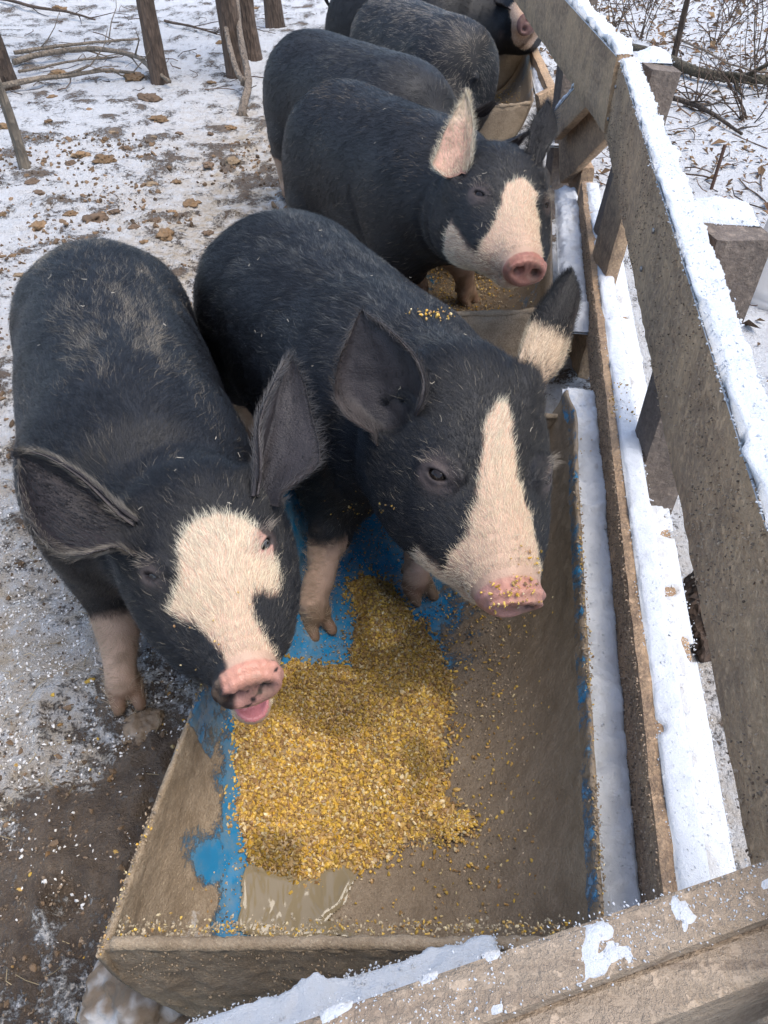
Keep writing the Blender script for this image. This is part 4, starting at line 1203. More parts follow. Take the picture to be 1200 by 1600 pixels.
    c = BLACK[None] * (.9 + 1.8 * tone[:, None] ** 3)
    cw = np.array([.88, .79, .60]) * (.52 + .65 * tone[:, None])
    warm = sstep(.10, .27, Hh[:, 0])[:, None]
    cw = cw * (1 - .5 * warm) + np.array([.76, .58, .38]) * (.55 + .6 * tone[:, None]) * .5 * warm
    c = np.where((white > .5)[:, None], cw, c)
    stray = (rng.random(len(p)) < .012)
    c = np.where(stray[:, None] & (white < .5)[:, None], np.array([.35, .30, .22]), c)
    AC.append(c); AR.append(np.full(len(p), .00020) * (.8 + .5 * rng.random(len(p))))
    # ear fur: backs, fringe
    for (Ve, Fe, inner, ss, tt, ea, e_) in ears:
        ne = int(g('earhair', 5000) * e_.get('dens', 1))
        idx = rng.integers(0, len(Fe), ne * 2)
        fu = e_.get('furry', .25)
        wsel = np.abs(tt[Fe[idx]].mean(1)); isin = inner[Fe[idx]].mean(1) > .5
        kp = rng.random(len(idx)) < np.where(isin, fu * .6 + .5 * (wsel > .8), fu + .7 * (wsel > .86)) if e_.get('dens', 1) == 1 else np.ones(len(idx), bool)
        idx = idx[kp][:ne]
        u = rng.random((len(idx), 4)); u /= u.sum(1, keepdims=True)
        p = (Ve[Fe[idx]] * u[..., None]).sum(1)
        mE = 46 * 33; i0_ = Fe[idx, 0]; nr = norm(Ve[i0_] - Ve[np.where(i0_ < mE, i0_ + mE, i0_ - mE)] + 1e-9)
        tm = tt[Fe[idx]].mean(1); sm_ = ss[Fe[idx]].mean(1); isin = inner[Fe[idx]].mean(1) > .5
        Wd = norm(np.where((tm > 0)[:, None], RW @ np.array(e_['Wp']), RW @ np.array(e_['Wm'])))
        edge = (np.abs(tm) > .84)
        flow = ea[None] * .8 + Wd * np.where(edge, 1.0, .25)[:, None]
        ln = .013 * (.6 + .8 * rng.random(len(p))) * np.where(edge, 1.25, 1.0) * e_.get('hln', 1.0)
        AP.append(strands(p, nr, flow, ln, .25 if 'hln' not in e_ else .08))
        hcol = np.array(e_.get('haircol', (.02, .02, .023)))
        c = hcol[None] * (.6 + .9 * rng.random((len(p), 1)))
        ecol = np.array(e_.get('edgecol', (.06, .05, .045)))
        c = np.where(edge[:, None], ecol * (.5 + .9 * rng.random((len(p), 1))), c)
        if 'tiphair' in e_:
            m = (sm_ + rng.normal(0, .03, len(p)) > e_['tips'])[:, None]; c = np.where(m, np.array(e_['tiphair']) * (.6 + .8 * rng.random((len(p), 1))), c)
        if 'basehair' in e_:
            m = (sm_ + rng.normal(0, .05, len(p)) < e_.get('bases', .3))[:, None]; c = np.where(m, np.array(e_['basehair']) * (.6 + .8 * rng.random((len(p), 1))), c)
        AC.append(c); AR.append(np.full(len(p), .00024))
    # long pale brows and whiskers
    bw = g('brows', 60)
    for (ce, out, fwd, upv) in eyes:
        t = rng.uniform(-1, 1, bw)
        ph = ce + out * .012 + fwd * t[:, None] * .026 + upv * (.011 * (1 - t[:, None] ** 2) + rng.uniform(0, .02, (bw, 1)))
        dirw = norm(out * .7 + upv * rng.uniform(.1, .8, (bw, 1)) + fwd * (t[:, None] * .8))
        p = h2l(ph); dl = dirw @ HR
        ln = rng.uniform(.012, .030, bw)
        pts = np.stack([p + dl * (ln * q)[:, None] + np.array([0, 0, -1.0]) * (ln * q * q * .35)[:, None] for q in (0, .33, .66, 1)], 1)
        AP.append(pts); AC.append(np.array([.45, .38, .30]) * rng.uniform(.3, 1.1, (bw, 1))); AR.append(np.full(bw, .00022))
    AP, AC, AR = np.concatenate(AP), np.concatenate(AC), np.concatenate(AR)
    hair_object('hair', AP, AC, AR * g('hairw', 1.0), body, ID)
    spec['out'] = dict(V=V, F=Fc, l2w=l2w, body=body, l2h=l2h, h2l=h2l, N=vnormals(V, Fc))
    return body

def hframe(spec):
    """head-plane coordinates of photo points, for the outlines of the blazes"""
    A, B = spec['poll'], spec['disc']; ab = B - A; hl = np.linalg.norm(ab); abn = ab / hl
    e = np.asarray(spec['eyeline'], float); hy = norm(e - abn * (e @ abn)); hz0 = np.cross(abn, hy)
    lv = np.array([.335, -.085]); sc = hl / np.linalg.norm(lv); th = math.atan2(lv[1], lv[0])
    hx = abn * math.cos(th) - hz0 * math.sin(th); hz = np.cross(hx, hy); H0 = A - hz * .055 * sc
    def f(x, y, zl=.0):
        o = np.array([0, 0, CAM_H]); r = ray(x, y)
        # surface height falls from brow to snout
        for it in range(4):
            t = ((H0 + hz * zl * sc - o) @ hz) / (r @ hz); q = o + r * t
            lx = (q - H0) @ hx / sc; zl = np.interp(lx, [0, .1, .2, .32], [.055, .04, .022, .008])
        q = o + r * t
        return ((q - H0) @ hx / sc, (q - H0) @ hy / sc)
    return f
def dvec(x0, y0, d0, x1, y1, d1): return D(x1, y1, d1) - D(x0, y0, d0)
TOCAM = -CF

PIGS = []
# --- pig 1: left, lifting its head to the camera
p1 = dict(seed=3, label='black pig at the left lifting its cream patched face, open pink mouth and spotted snout',
          tail=(-.655, 1.66), shoulder=(-.405, 1.00), height=.63, width=.93,
          poll=D(290, 742, 1.08), disc=D(392, 1082, .955), eyeline=dvec(235, 912, 1.0, 402, 865, 1.035),
          mouth=.062, neck=1.05, disctilt=.04)
p1['foreR'] = np.array(P(200, 1085, .0)); p1['foreL'] = np.array(P(330, 1060, .0)) + [0, .03, 0]
hf = hframe(p1)
p1['colour'] = dict(blaze=[hf(x, y) for x, y in ((283, 850), (310, 822), (340, 812), (380, 812), (425, 832), (432, 870), (425, 905), (398, 925), (395, 960), (425, 1000), (450, 1030), (455, 1060), (400, 1075), (362, 1062), (348, 1020), (300, 965), (262, 935), (283, 905))],
                    chin=(.17, -.125), spots=True, iris=1, legs=.20,
                    back=lambda x, y, n, p: np.clip(.02 + 1.3 * np.exp(-((x - .10 - .10 * y * y) / .05) ** 2 - ((y + .1) / .50) ** 2)
                        + 1.0 * np.exp(-((x - .70) / .20) ** 2) * np.exp(-((np.abs(y - .12 + .35 * (.8 - x)) - .26) / .18) ** 2)
                        + .55 * np.exp(-((x - .33) / .12) ** 2) * np.exp(-((y - .55) / .2) ** 2)
                        + .30 * np.exp(-((x - .45) / .3) ** 2) * np.exp(-((y - .1) / .35) ** 2) + .35 * fbm(p * [1, 2.5, 1], 9, 2, 3) - .05, 0, .9),
                    backcol=(.20, .168, .125))
p1['ears'] = [
    dict(B=D(198, 815, 1.06), T=D(46, 712, 1.04), Wp=dvec(110, 770, 1.05, 122, 893, 1.03) * 1.0, Wm=dvec(110, 770, 1.05, 118, 738, 1.05), open=TOCAM + [0.25, 0, -.25],
         cup=.95, curl=.04, tipx=3.0, lobe=.60, dens=1.8, roll=.35, rimt=-.010, cin=(.018, .014, .015), furry=.12, edgecol=(.15, .13, .105)),
    dict(B=D(405, 755, 1.10), T=D(443, 560, 1.10), Wp=dvec(430, 670, 1.1, 494, 705, 1.10), Wm=dvec(430, 670, 1.1, 396, 655, 1.08), open=TOCAM * .7 + [.75, 0, 0],
         cup=.8, curl=.012, tipx=1.6, lobe=.38, roll=.25, rimt=-.009, cin=(.032, .027, .028), furry=.15, edgecol=(.10, .09, .085))]
PIGS.append(p1)
# --- pig 2: centre, snout over the feed
p2 = dict(seed=5, label='big central pig with a narrow white blaze and front feet in the trough',
          tail=(-.295, 1.84), shoulder=(.03, 1.25), height=.62, width=1.06,
          poll=D(748, 560, 1.25), disc=D(806, 950, 1.115), eyeline=dvec(690, 757, 1.16, 838, 760, 1.21), neck=1.1, disctilt=-.28, eyepos=(.158, .0735, -.002), wrinkle=.25, discr=.84, headw=.96)
p2['foreR'] = np.array(P(492, 975, .045)); p2['foreL'] = np.array(P(650, 925, .045))
hf = hframe(p2)
p2['colour'] = dict(blaze=[hf(x, y) for x, y in ((768, 640), (785, 638), (796, 665), (806, 740), (822, 775), (840, 800), (850, 850), (880, 940), (850, 1000), (720, 1000), (700, 930), (712, 860), (745, 815), (752, 740), (752, 680))],
                    chin=(.22, -.07), legs=.17,
                    back=lambda x, y, n, p: np.clip(.10 + .35 * np.exp(-((y - .15) / .30) ** 2) * sstep(.0, .2, x) + .30 * fbm(p * [1, 2.5, 1], 8, 2, 13) , 0, .8),
                    backcol=(.15, .145, .13))
p2['ears'] = [
    dict(B=D(622, 655, 1.26), T=D(572, 484, 1.22), Wp=dvec(600, 590, 1.24, 692, 592, 1.21), Wm=dvec(600, 590, 1.24, 527, 628, 1.27), open=TOCAM * .85 + [-.35, 0, -.1],
         cup=.7, curl=.015, tipx=1.5, lobe=.40, roll=.2, rimt=.007, cin=(.030, .025, .026), furry=.12, edgecol=(.08, .07, .065)),
    dict(B=D(810, 612, 1.27), T=D(872, 408, 1.29), Wp=dvec(850, 520, 1.29, 888, 532, 1.31), Wm=dvec(850, 520, 1.29, 820, 508, 1.27), open=-TOCAM * .6 + [.8, .2, 0],
         cup=.6, curl=.045, tipx=3.4, lobe=.40, roll=.35, cin=(.03, .025, .026), cout=(.42, .31, .22), tipcol=(.010, .009, .010), tips=.50, furry=.9, dens=3.5, hln=.75,
         haircol=(.62, .50, .36), tiphair=(.012, .012, .013), edgecol=(.5, .42, .3), basehair=(.02, .02, .022), bases=.22)]
PIGS.append(p2)
# --- pig 3
p3 = dict(seed=8, label='black pig with one pink standing ear and a broad cream face',
          tail=(-.20, 2.88), shoulder=(.17, 2.33), height=.65, width=1.0, fine=.0045, coarse=.012,
          poll=D(793, 232, 2.00), disc=D(824, 426, 1.86), eyeline=dvec(740, 345, 1.9, 845, 340, 1.97), neck=1.1, hair=(50000, 34000), hairw=1.25, earhair=3000, disctilt=-.1, tailcol=(.42, .33, .26), taillen=1.1)
p3['foreR'] = np.array(P(655, 470, .045)) ; p3['foreL'] = np.array(P(728, 475, .045))
hf = hframe(p3)
p3['colour'] = dict(blaze=[hf(x, y) for x, y in ((790, 290), (815, 282), (838, 300), (848, 345), (850, 370), (880, 420), (880, 480), (720, 480), (722, 405), (765, 395), (766, 345), (782, 325))],
                    chin=(.13, -.07), legs=.20, disccol=(.35, .155, .115),
                    back=lambda x, y, n, p: np.clip(.06 + .9 * np.exp(-((x - .12) / .05) ** 2 - ((y - .35) / .3) ** 2) + .35 * fbm(p * [1, 2.5, 1], 7, 2, 23) * (n[:, 2] > .3), 0, .8), backcol=(.24, .19, .14))  # tan rump patch; pale hairs on upward faces paint in a coat sheen
p3['ears'] = [
    dict(B=D(722, 272, 1.98), T=D(731, 150, 1.98), Wp=dvec(722, 230, 1.98, 741, 232, 1.96), Wm=dvec(722, 230, 1.98, 672, 262, 2.0), open=TOCAM + [-.3, 0, 0],
         cup=.6, curl=.01, tipx=1.35, lobe=.26, roll=.1, s0=0.0, ripple=.5, cin=(.42, .24, .18), cout=(.02, .02, .022), tipcol=(.60, .45, .34), tips=.72, dens=1.6, furry=.28, haircol=(.55, .45, .32), edgecol=(.66, .58, .44), rim=(.4, .3, .22)),
    dict(B=D(835, 262, 2.03), T=D(860, 163, 2.03), Wp=dvec(845, 215, 2.03, 868, 220, 2.05), Wm=dvec(845, 215, 2.03, 826, 222, 2.02), open=TOCAM * .6 + [-.6, 0, 0],
         cup=.6, curl=.015, tipx=2.4, lobe=.5, ripple=.2, s0=-.1, cin=(.008, .008, .010), cout=(.008, .008, .01), rim=(.02, .02, .02), edgecol=(.02, .02, .022), furry=.5)]
PIGS.append(p3)
darkears = lambda px, py, d, s: [
    dict(B=D(px - 35 * s, py, d), T=D(px - 60 * s, py - 70 * s, d), Wp=dvec(0, 0, d, 30 * s, 0, d), Wm=dvec(0, 0, d, -30 * s, 0, d), open=TOCAM, cup=.7, curl=.01),
    dict(B=D(px + 35 * s, py, d), T=D(px + 50 * s, py - 70 * s, d), Wp=dvec(0, 0, d, 28 * s, 0, d), Wm=dvec(0, 0, d, -28 * s, 0, d), open=TOCAM, cup=.7, curl=.01)]
def simple_pig(seed, label, tail, shoulder, poll, disc, eyeline, height, back, backcol, blaze, legs=.18, **kw):
    d = dict(seed=seed, label=label, tail=tail, shoulder=shoulder, poll=np.array(poll), disc=np.array(disc), eyeline=eyeline, height=height,
             fine=.008, coarse=.014, hair=(26000, 8000), hairw=1.6, earhair=1200, brows=12)
    d['colour'] = dict(blaze=blaze, legs=legs, back=back, backcol=backcol, chin=(.2, -.09)); d.update(kw)
    A = d['poll']; ey = norm(np.asarray(eyeline, float)); fw = norm(d['disc'] - A); upv = norm(np.cross(fw, ey))
    if upv[2] < 0: upv = -upv
    if 'ears' not in d:
        d['ears'] = [dict(B=A + ey * s * .085 - upv * .03, T=A + ey * s * .15 + upv * .12 + fw * .02, Wp=ey * .055 , Wm=-ey * .05, open=fw + upv * .2, cup=.7, curl=.015, **kw.get('earcol', {})) for s in (1, -1)]
    d.pop('earcol', None)
    return d
BL = [(.10, -.03), (.10, .03), (.2, .05), (.34, .06), (.34, -.06), (.2, -.05)]
PIGS.append(simple_pig(11, 'black pig just behind the pig with the pink ear, its head hidden', (-.36, 3.62), (.10, 3.00), (.30, 2.78, .44), (.44, 2.58, .22),
    (.85, .5, 0), .66, lambda x, y, n, p: np.clip(.12 + .4 * fbm(p * [1, 2.5, 1], 7, 2, 33) + .25 * (x > .5) * (n[:, 2] > .5), 0, .8), (.14, .135, .12), BL))
PIGS.append(simple_pig(12, 'grey backed pig with pale brown bristles along its spine in the rear row', (-.02, 4.42), (.32, 3.72), (.28, 3.50, .36), (.26, 3.28, .18),
    (.9, .3, 0), .66, lambda x, y, n, p: np.clip(.30 + .55 * np.exp(-((y + .2) / .5) ** 2) + .2 * fbm(p * [1, 2.5, 1], 7, 2, 43), 0, .95), (.34, .29, .235), BL))
PIGS.append(simple_pig(13, 'farthest pig, dark with a pinkish tan muzzle turned towards the fence', (-.22, 5.05), (.36, 4.72), D(775, 12, 4.05), D(822, 38, 3.80),
    (.35, -.9, .1), .66, lambda x, y, n, p: np.clip(.05 + .2 * fbm(p, 7, 2, 53), 0, .8), (.12, .11, .1), [(.20, -.12), (.25, -.02), (.15, .02), (.17, .12), (.34, .12), (.34, -.12)]))
PIGS[-1]['colour']['disccol'] = (.16, .085, .075)
for sp_ in PIGS: make_pig(sp_)

# ------------------------------------------------------------------ feed, water and bits in the troughs
def grain_cols(n, rng):
    pal = np.array([(.62, .40, .07), (.70, .46, .10), (.52, .33, .10), (.66, .52, .27), (.42, .25, .09), (.72, .58, .34), (.30, .17, .07), (.58, .33, .04)])
    pr = np.array([.22, .11, .24, .07, .18, .04, .07, .07]); c = pal[rng.choice(len(pal), n, p=pr)]
    return np.clip(c * rng.uniform(.65, 1.15, (n, 1)), 0, 1)
def in_poly(x, y, poly): return poly_sd(x, y, poly)
o1, L1, h1, _ = TROUGHS[0]; s1 = TS[0]
def uv1(p):
    d = np.asarray(p) - o1; v = d[1] / h1[1]; return d[0] - v * h1[0], v
def floor_z(u): return np.interp(u, PROF[:, 0], PROF[:, 1]) + .010
FEED = [P(x, y, .07) for x, y in ((452, 1040), (520, 1030), (558, 1040), (560, 985), (548, 900), (575, 880), (610, 905), (640, 960), (690, 1015), (695, 1120), (688, 1245), (722, 1290), (690, 1305), (630, 1308), (560, 1345), (470, 1368), (395, 1350), (372, 1270), (352, 1180), (395, 1115), (448, 1080))]
FUV = np.array([uv1(p) for p in FEED])
rg = np.random.default_rng(21)
U, Vv = np.meshgrid(np.arange(-.30, .28, .004), np.arange(.04, 1.0, .004), indexing='ij')
sdf = in_poly(U, Vv, FUV); qq = np.stack([U, Vv, 0 * U], -1)
sdf = sdf + .020 * fbm(qq, 16, 4, 3)
def pile_h(u, v, sd_):
    q = np.stack([u, v, 0 * u], -1); return .030 * sstep(-.004, .05, sd_) * (1 + .45 * fbm(q, 13, 3, 6)) + .004
PZ_ = floor_z(U) + pile_h(U, Vv, sdf) - .0045
keep = (sdf[:-1, :-1] > -.003)
F = gridfaces(*U.shape)[keep.ravel()]
Wp_ = o1 + U[..., None] * s1 + Vv[..., None] * h1 + PZ_[..., None] * np.array([0, 0, 1.0])
c = np.array([.33, .215, .085]) * (1 + .4 * fbm(qq, 60, 3, 4))[..., None]
mb = MB(); used = np.unique(F); rm = np.full(U.size, -1); rm[used] = np.arange(len(used))
mb.add(Wp_.reshape(-1, 3)[used], rm[F][:, ::-1], c.reshape(-1, 3)[used])
n = 34000; u = rg.uniform(FUV[:, 0].min() - .02, FUV[:, 0].max() + .02, n); v = rg.uniform(FUV[:, 1].min() - .02, FUV[:, 1].max() + .02, n)
sd_ = in_poly(u, v, FUV) + .020 * fbm(np.stack([u, v, 0 * u], -1), 16, 4, 3)
k = sd_ > -.030 * rg.random(n) ** 4; u, v, sd_ = u[k], v[k], sd_[k]
z = floor_z(u) + pile_h(u, v, sd_) - .004 + rg.uniform(-.0015, .0035, len(u))
pos = o1 + u[:, None] * s1 + v[:, None] * h1 + z[:, None] * np.array([0, 0, 1.0])
cc_ = grain_cols(len(u), rg)
blot = sstep(-.1, .3, fbm(pos, 11, 2, 61))[:, None]          # soaked, browner patches
cc_ = cc_ * (1 - .5 * blot) 
scatter(mb, pos, rg.uniform(.0019, .0049, len(u)) * (1 + .3 * (rg.random(len(u)) < .1)), cc_, rg)
fo = mb.build('cracked_corn', M['grain'], smooth=False)
tag(fo, 'heap of yellow and brown cracked corn soaking in the nearest blue trough', 'feed', kind='stuff')
# loose kernels on the trough walls, rims, snow and ground
mb = MB()
n = 2600; u = rg.uniform(-.30, .27, n); v = rg.uniform(.02, 1.05, n)
w = np.clip(.15 + .9 * np.exp(-((u - .12) / .1) ** 2) * (v < .75) + .6 * np.exp(-((u + .2) / .06) ** 2) * (v < .4) + .5 * fbm(np.stack([u, v, 0 * u], -1), 9, 3, 8), 0, 1)
k = rg.random(n) < w; u, v = u[k], v[k]
pos = o1 + u[:, None] * s1 + v[:, None] * h1 + (floor_z(u) + .001)[:, None] * np.array([0, 0, 1.0])
scatter(mb, pos, rg.uniform(.0016, .0040, len(u)), grain_cols(len(u), rg) * .9, rg)
n = 24000; u = np.interp(rg.uniform(3, 117, n), np.arange(121), PROF[:, 0]); v = rg.uniform(.02, 1.1, n); k = fbm(np.stack([u, v, 0 * u], -1), 12, 3, 18) + rg.normal(0, .25, n) > .05; u, v = u[k], v[k]
pos = o1 + u[:, None] * s1 + v[:, None] * h1 + (floor_z(u) - .001)[:, None] * np.array([0, 0, 1.0])
scatter(mb, pos, .0006 + .0024 * rg.random(len(u)) ** 2, np.array([.33, .25, .165]) * rg.uniform(.25, 1.6, (len(u), 1)), rg)
# little heap at the corner of the pile
ctr = uv1(P(712, 1298, .07)); n = 420; u = ctr[0] + rg.normal(0, .016, n); v = ctr[1] + rg.normal(0, .014, n)
pos = o1 + u[:, None] * s1 + v[:, None] * h1 + (floor_z(u) + .012 * np.exp(-((u - ctr[0]) ** 2 + (v - ctr[1]) ** 2) / 6e-4))[:, None] * np.array([0, 0, 1.0])
scatter(mb, pos, rg.uniform(.0022, .0042, n), grain_cols(n, rg), rg)
# crust on the rims
for uu_, zz_ in ((PROF[-1, 0] - .002, PROF[-1, 1] + .006), (PROF[0, 0] + .003, PROF[0, 1] + .005)):
    n = 1100; v = rg.uniform(.0, 1.08, n); u = uu_ + rg.normal(0, .003, n)
    pos = o1 + u[:, None] * s1 + v[:, None] * h1 + (zz_ - .003 + rg.normal(0, .002, n))[:, None] * np.array([0, 0, 1.0])
    kk_ = fbm(pos, 12, 2, 5) + rg.normal(0, .15, n) > -.05; pos = pos[kk_]
    cc = np.where(rg.random((len(pos), 1)) < .25, grain_cols(len(pos), rg), np.array([.30, .23, .155]) * rg.uniform(.6, 1.3, (len(pos), 1)))
    scatter(mb, pos, rg.uniform(.0010, .0026, len(pos)), cc, rg)
n = 800; u = rg.uniform(-.30, .26, n); pos = o1 + u[:, None] * s1 + (.03 + rg.normal(0, .006, n))[:, None] * h1 + (.291 + rg.normal(0, .0035, n))[:, None] * np.array([0, 0, 1.0])
cc = np.where(rg.random((n, 1)) < .3, grain_cols(n, rg), np.array([.40, .32, .21]) * rg.uniform(.6, 1.3, (n, 1)))
scatter(mb, pos, rg.uniform(.0010, .0029, n), cc, rg)
tag(mb.build('loose_grain', M['grain'], smooth=False), 'loose kernels and crumbs stuck along the walls and rims of the nearest trough', 'feed', kind='stuff')
mb = MB()
n = 330; Y = rg.uniform(.35, 1.5, n); off = np.where(rg.random(n) < .65, rg.uniform(-.004, .05, n), rg.uniform(-.08, -.02, n))
z = np.where(off > -.01, .354, .262)
kk_ = fbm(np.stack([Y, off, 0 * Y], -1), 5, 2, 4) > .12
pos = np.stack([fx(Y) + off, Y, z], -1)[kk_]
scatter(mb, pos, rg.uniform(.001, .0038, len(pos)), grain_cols(len(pos), rg) * .85, rg)
tag(mb.build('loose_grain', M['grain'], smooth=False), 'scattered kernels lying on the snow of the lower rail', 'feed', kind='stuff')
# dried mud spatter on the boards and the near end plate
mb = MB(); n = 7000
Y = rg.uniform(.15, 2.4, n); z = rg.uniform(.60, .802, n); k = fbm(np.stack([0 * Y, Y * .6, z], -1), 14, 3, 5) + rg.normal(0, .3, n) > .0
pos = np.stack([fx(Y) - .001, Y, z], -1)[k]
scatter(mb, pos, rg.uniform(.0005, .0021, len(pos)), np.array([.32, .235, .16]) * rg.uniform(.4, 1.6, (len(pos), 1)), rg)
Y = rg.uniform(.25, 2.6, n); z = rg.uniform(.22, .345, n); pos = np.stack([fx(Y) - .009, Y, z], -1)
scatter(mb, pos, rg.uniform(.0005, .0022, n), np.array([.32, .235, .16]) * rg.uniform(.4, 1.6, (n, 1)), rg)
tag(mb.build('mud_spatter', M['clod'], smooth=False), 'dried mud spatter over the inner faces of the fence boards', 'mud', kind='stuff')
mb = MB(); n = 1200; u = rg.uniform(-.29, .26, n); zz_ = floor_z(u) + rg.random(n) ** .7 * (.285 - floor_z(u))
k = fbm(np.stack([u, zz_, 0 * u], -1), 15, 3, 7) + rg.normal(0, .25, n) > -.1; u, zz_ = u[k], zz_[k]
ed = np.clip((.288 - zz_) / .27, 0, 1); vv_ = .014 - .014 * np.sin(ed * PI / 2) - .007
pos = o1 + u[:, None] * s1 + vv_[:, None] * h1 + zz_[:, None] * np.array([0, 0, 1.0])
scatter(mb, pos, rg.uniform(.0008, .0024, len(pos)), np.array([.37, .285, .195]) * rg.uniform(.6, 1.1, (len(pos), 1)), rg)
tag(mb.build('mud_spatter', M['clod'], smooth=False), 'lumpy dried mud caked on the near end plate of the blue trough', 'mud', kind='stuff')
# feed and mud in the other troughs
for k in (1, 2, 3):
    ok_, Lk, hk, dzk = TROUGHS[k]; sk = TS[k]; mb = MB()
    n = 3200; u = np.clip(rg.normal(.02, .09, n), -.25, .24); v = rg.uniform(.05, Lk - .08, n)
    pos = ok_ + u[:, None] * sk + v[:, None] * hk + (floor_z(u) + dzk + rg.uniform(0, .008, n))[:, None] * np.array([0, 0, 1.0])
    cc = np.where(rg.random((n, 1)) < .5, grain_cols(n, rg), np.array([.36, .29, .2]) * rg.uniform(.6, 1.3, (n, 1)))
    scatter(mb, pos, rg.uniform(.002, .0048, n), cc, rg)
    tag(mb.build('cracked_corn', M['grain'], smooth=False), ['', 'pale wet feed on the floor of the second trough', 'feed remains in the third trough', 'feed remains in the farthest trough'][k], 'feed', kind='stuff')
# puddle of cloudy water against the near end plate
WP = np.array([uv1(P(x, y, .05)) for x, y in ((372, 1462), (380, 1380), (395, 1358), (470, 1372), (540, 1345), (552, 1372), (535, 1408), (500, 1440), (555, 1462))])
U, Vv = np.meshgrid(np.arange(-.26, .10, .003), np.arange(.036, .24, .003), indexing='ij')
qq = np.stack([U, Vv, 0 * U], -1); sd_ = poly_sd(U, Vv, WP) + .006 * fbm(qq, 40, 3, 3)
F = gridfaces(*U.shape)[(sd_[:-1, :-1] > -.002).ravel()]
zz = np.maximum(floor_z(U), .040) + .0055 + .0012 * np.sin(85 * Vv + 40 * U + 3 * fbm(qq, 12, 2, 4)) * np.exp(-((U + .055) / .035) ** 2) - .004 * (1 - sstep(-.002, .006, sd_))
Wq = o1 + U[..., None] * s1 + Vv[..., None] * h1 + zz[..., None] * np.array([0, 0, 1.0])
mb = MB(); used = np.unique(F); rm = np.full(U.size, -1); rm[used] = np.arange(len(used))
mb.add(Wq.reshape(-1, 3)[used], rm[F][:, ::-1]); wo = mb.build('puddle', M['water'])
tag(wo, 'puddle of cloudy brown water at the near end of the blue trough', 'water', kind='structure')

# ------------------------------------------------------------------ clods, litter
rg = np.random.default_rng(5)
def blob_mesh(r, seed, flat=.6, sub=2, amp=.35):
    V, F = LS[0] / np.linalg.norm(LS[0], axis=1, keepdims=True), LF
    for _ in range(sub):
        e = {}; nf = []; V = list(map(tuple, V))
        def mid(a, b):
            key = (min(a, b), max(a, b))
            if key not in e:
                m = (np.array(V[a]) + np.array(V[b])) / 2; e[key] = len(V); V.append(tuple(m / np.linalg.norm(m)))
            return e[key]
        for a, b, c in F:
            ab, bc, ca = mid(a, b), mid(b, c), mid(c, a); nf += [(a, ab, ca), (ab, b, bc), (ca, bc, c), (ab, bc, ca)]
        F = nf; V = np.array(V)
    V = np.array(V); d = 1 + amp * fbm(V + seed * 3.1, 1.6, 4, seed, .6)[:, None]
    return V * d * r * np.array([1, 1, flat]), np.array(F)
CLODS = [(112, 256, 14), (165, 250, 26), (127, 243, 20), (195, 232, 14), (240, 215, 10), (115, 243, 9), (230, 155, 30), (245, 187, 24), (210, 122, 28), (172, 113, 16), (90, 115, 22), (10, 200, 20), (345, 68, 14), (310, 88, 8),
         (395, 14, 12), (345, 30, 9), (92, 15, 16), (165, 218, 10), (175, 207, 9), (162, 222, 12), (258, 368, 26), (60, 355, 24), (110, 335, 18), (148, 345, 30), (180, 332, 14), (210, 355, 16), (275, 285, 16), (235, 288, 14), (325, 258, 18), (362, 254, 20),
         (52, 285, 18), (62, 303, 20), (325, 365, 16), (245, 345, 14), (268, 332, 12), (4, 336, 12), (30, 430, 14), (225, 378, 12), (300, 320, 22), (20, 400, 12), (120, 385, 8), (82, 152, 14), (280, 210, 12), (330, 210, 10), (380, 160, 9), (360, 200, 12), (220, 245, 8), (75, 190, 12), (140, 172, 10), (330, 130, 12)]
for i, (x, y, wpx) in enumerate(CLODS):
    q = PG(x, y); dep = (q - [0, 0, CAM_H]) @ CF; r = wpx * dep / FPX * .52
    V, F = blob_mesh(r, i, rg.uniform(.35, .6), 3 if wpx > 11 else 2, .95); V = V + norm(V) * (r * .10 * fbm(V / r, 6, 2, i))[:, None]
    V[:, 0] *= rg.uniform(.8, 1.35)
    col = np.array([(.20, .125, .065), (.135, .09, .058), (.26, .19, .12)][rg.choice(3, p=[.45, .35, .2])]) * rg.uniform(.7, 1.15)
    C = np.clip(col * (1 + .5 * fbm(V / r, 2.5, 3, i)[:, None]), .02, 1)
    mb = MB(); mb.add(V, F, C); o = mb.build('dirt_clod', M['clod'])
    o.location = (q[0], q[1], q[2] + r * .05); o.rotation_euler = (0, 0, rg.uniform(0, 6))
    big = wpx >= 20
    lm = [((250, 125), 'the lone trunk'), ((375, 120), 'the close pair of trunks'), ((38, 255), 'the leaning sapling'), ((378, 182), 'the crooked grey sapling'), ((150, 390), 'the rump of the left pig'),
          ((300, 400), 'the rump of the central pig'), ((130, 100), 'the fallen branches'), ((420, 250), 'the tails of the middle pigs'), ((230, 290), 'the open snow between trees and pigs')]
    (lx, ly), ln_ = min(lm, key=lambda m: math.hypot(m[0][0] - x, m[0][1] - y))
    dx, dy = x - lx, y - ly; side = ('left of' if dx < 0 else 'right of') if abs(dx) > abs(dy) else ('above' if dy < 0 else 'below'); side = ('close ' if math.hypot(dx, dy) < 48 else 'well ') + side
    if 'open' in ln_: ln_ = 'the middle of the open snow'
    tag(o, '%s %s mud clod %s %s' % ('large' if wpx >= 24 else 'medium' if wpx >= 16 else 'small', ('ochre' if col[0] > .17 and col[2] < .08 else 'dark brown' if col[0] < .16 else 'pale brown'), side, ln_), 'clod', 'mud clods on the trampled snow')
byl = {}
for o in [q for q in COL.objects if q.name.startswith('dirt_clod')]: byl.setdefault(o['label'], []).append(o)
for l_, os_ in byl.items():
    if len(os_) == 2:
        os_.sort(key=lambda q: q.location.y)
        for q, wd in zip(os_, ('lower', 'upper')): q['label'] = wd + ' of two ' + l_.replace('mud clod', 'mud clods')
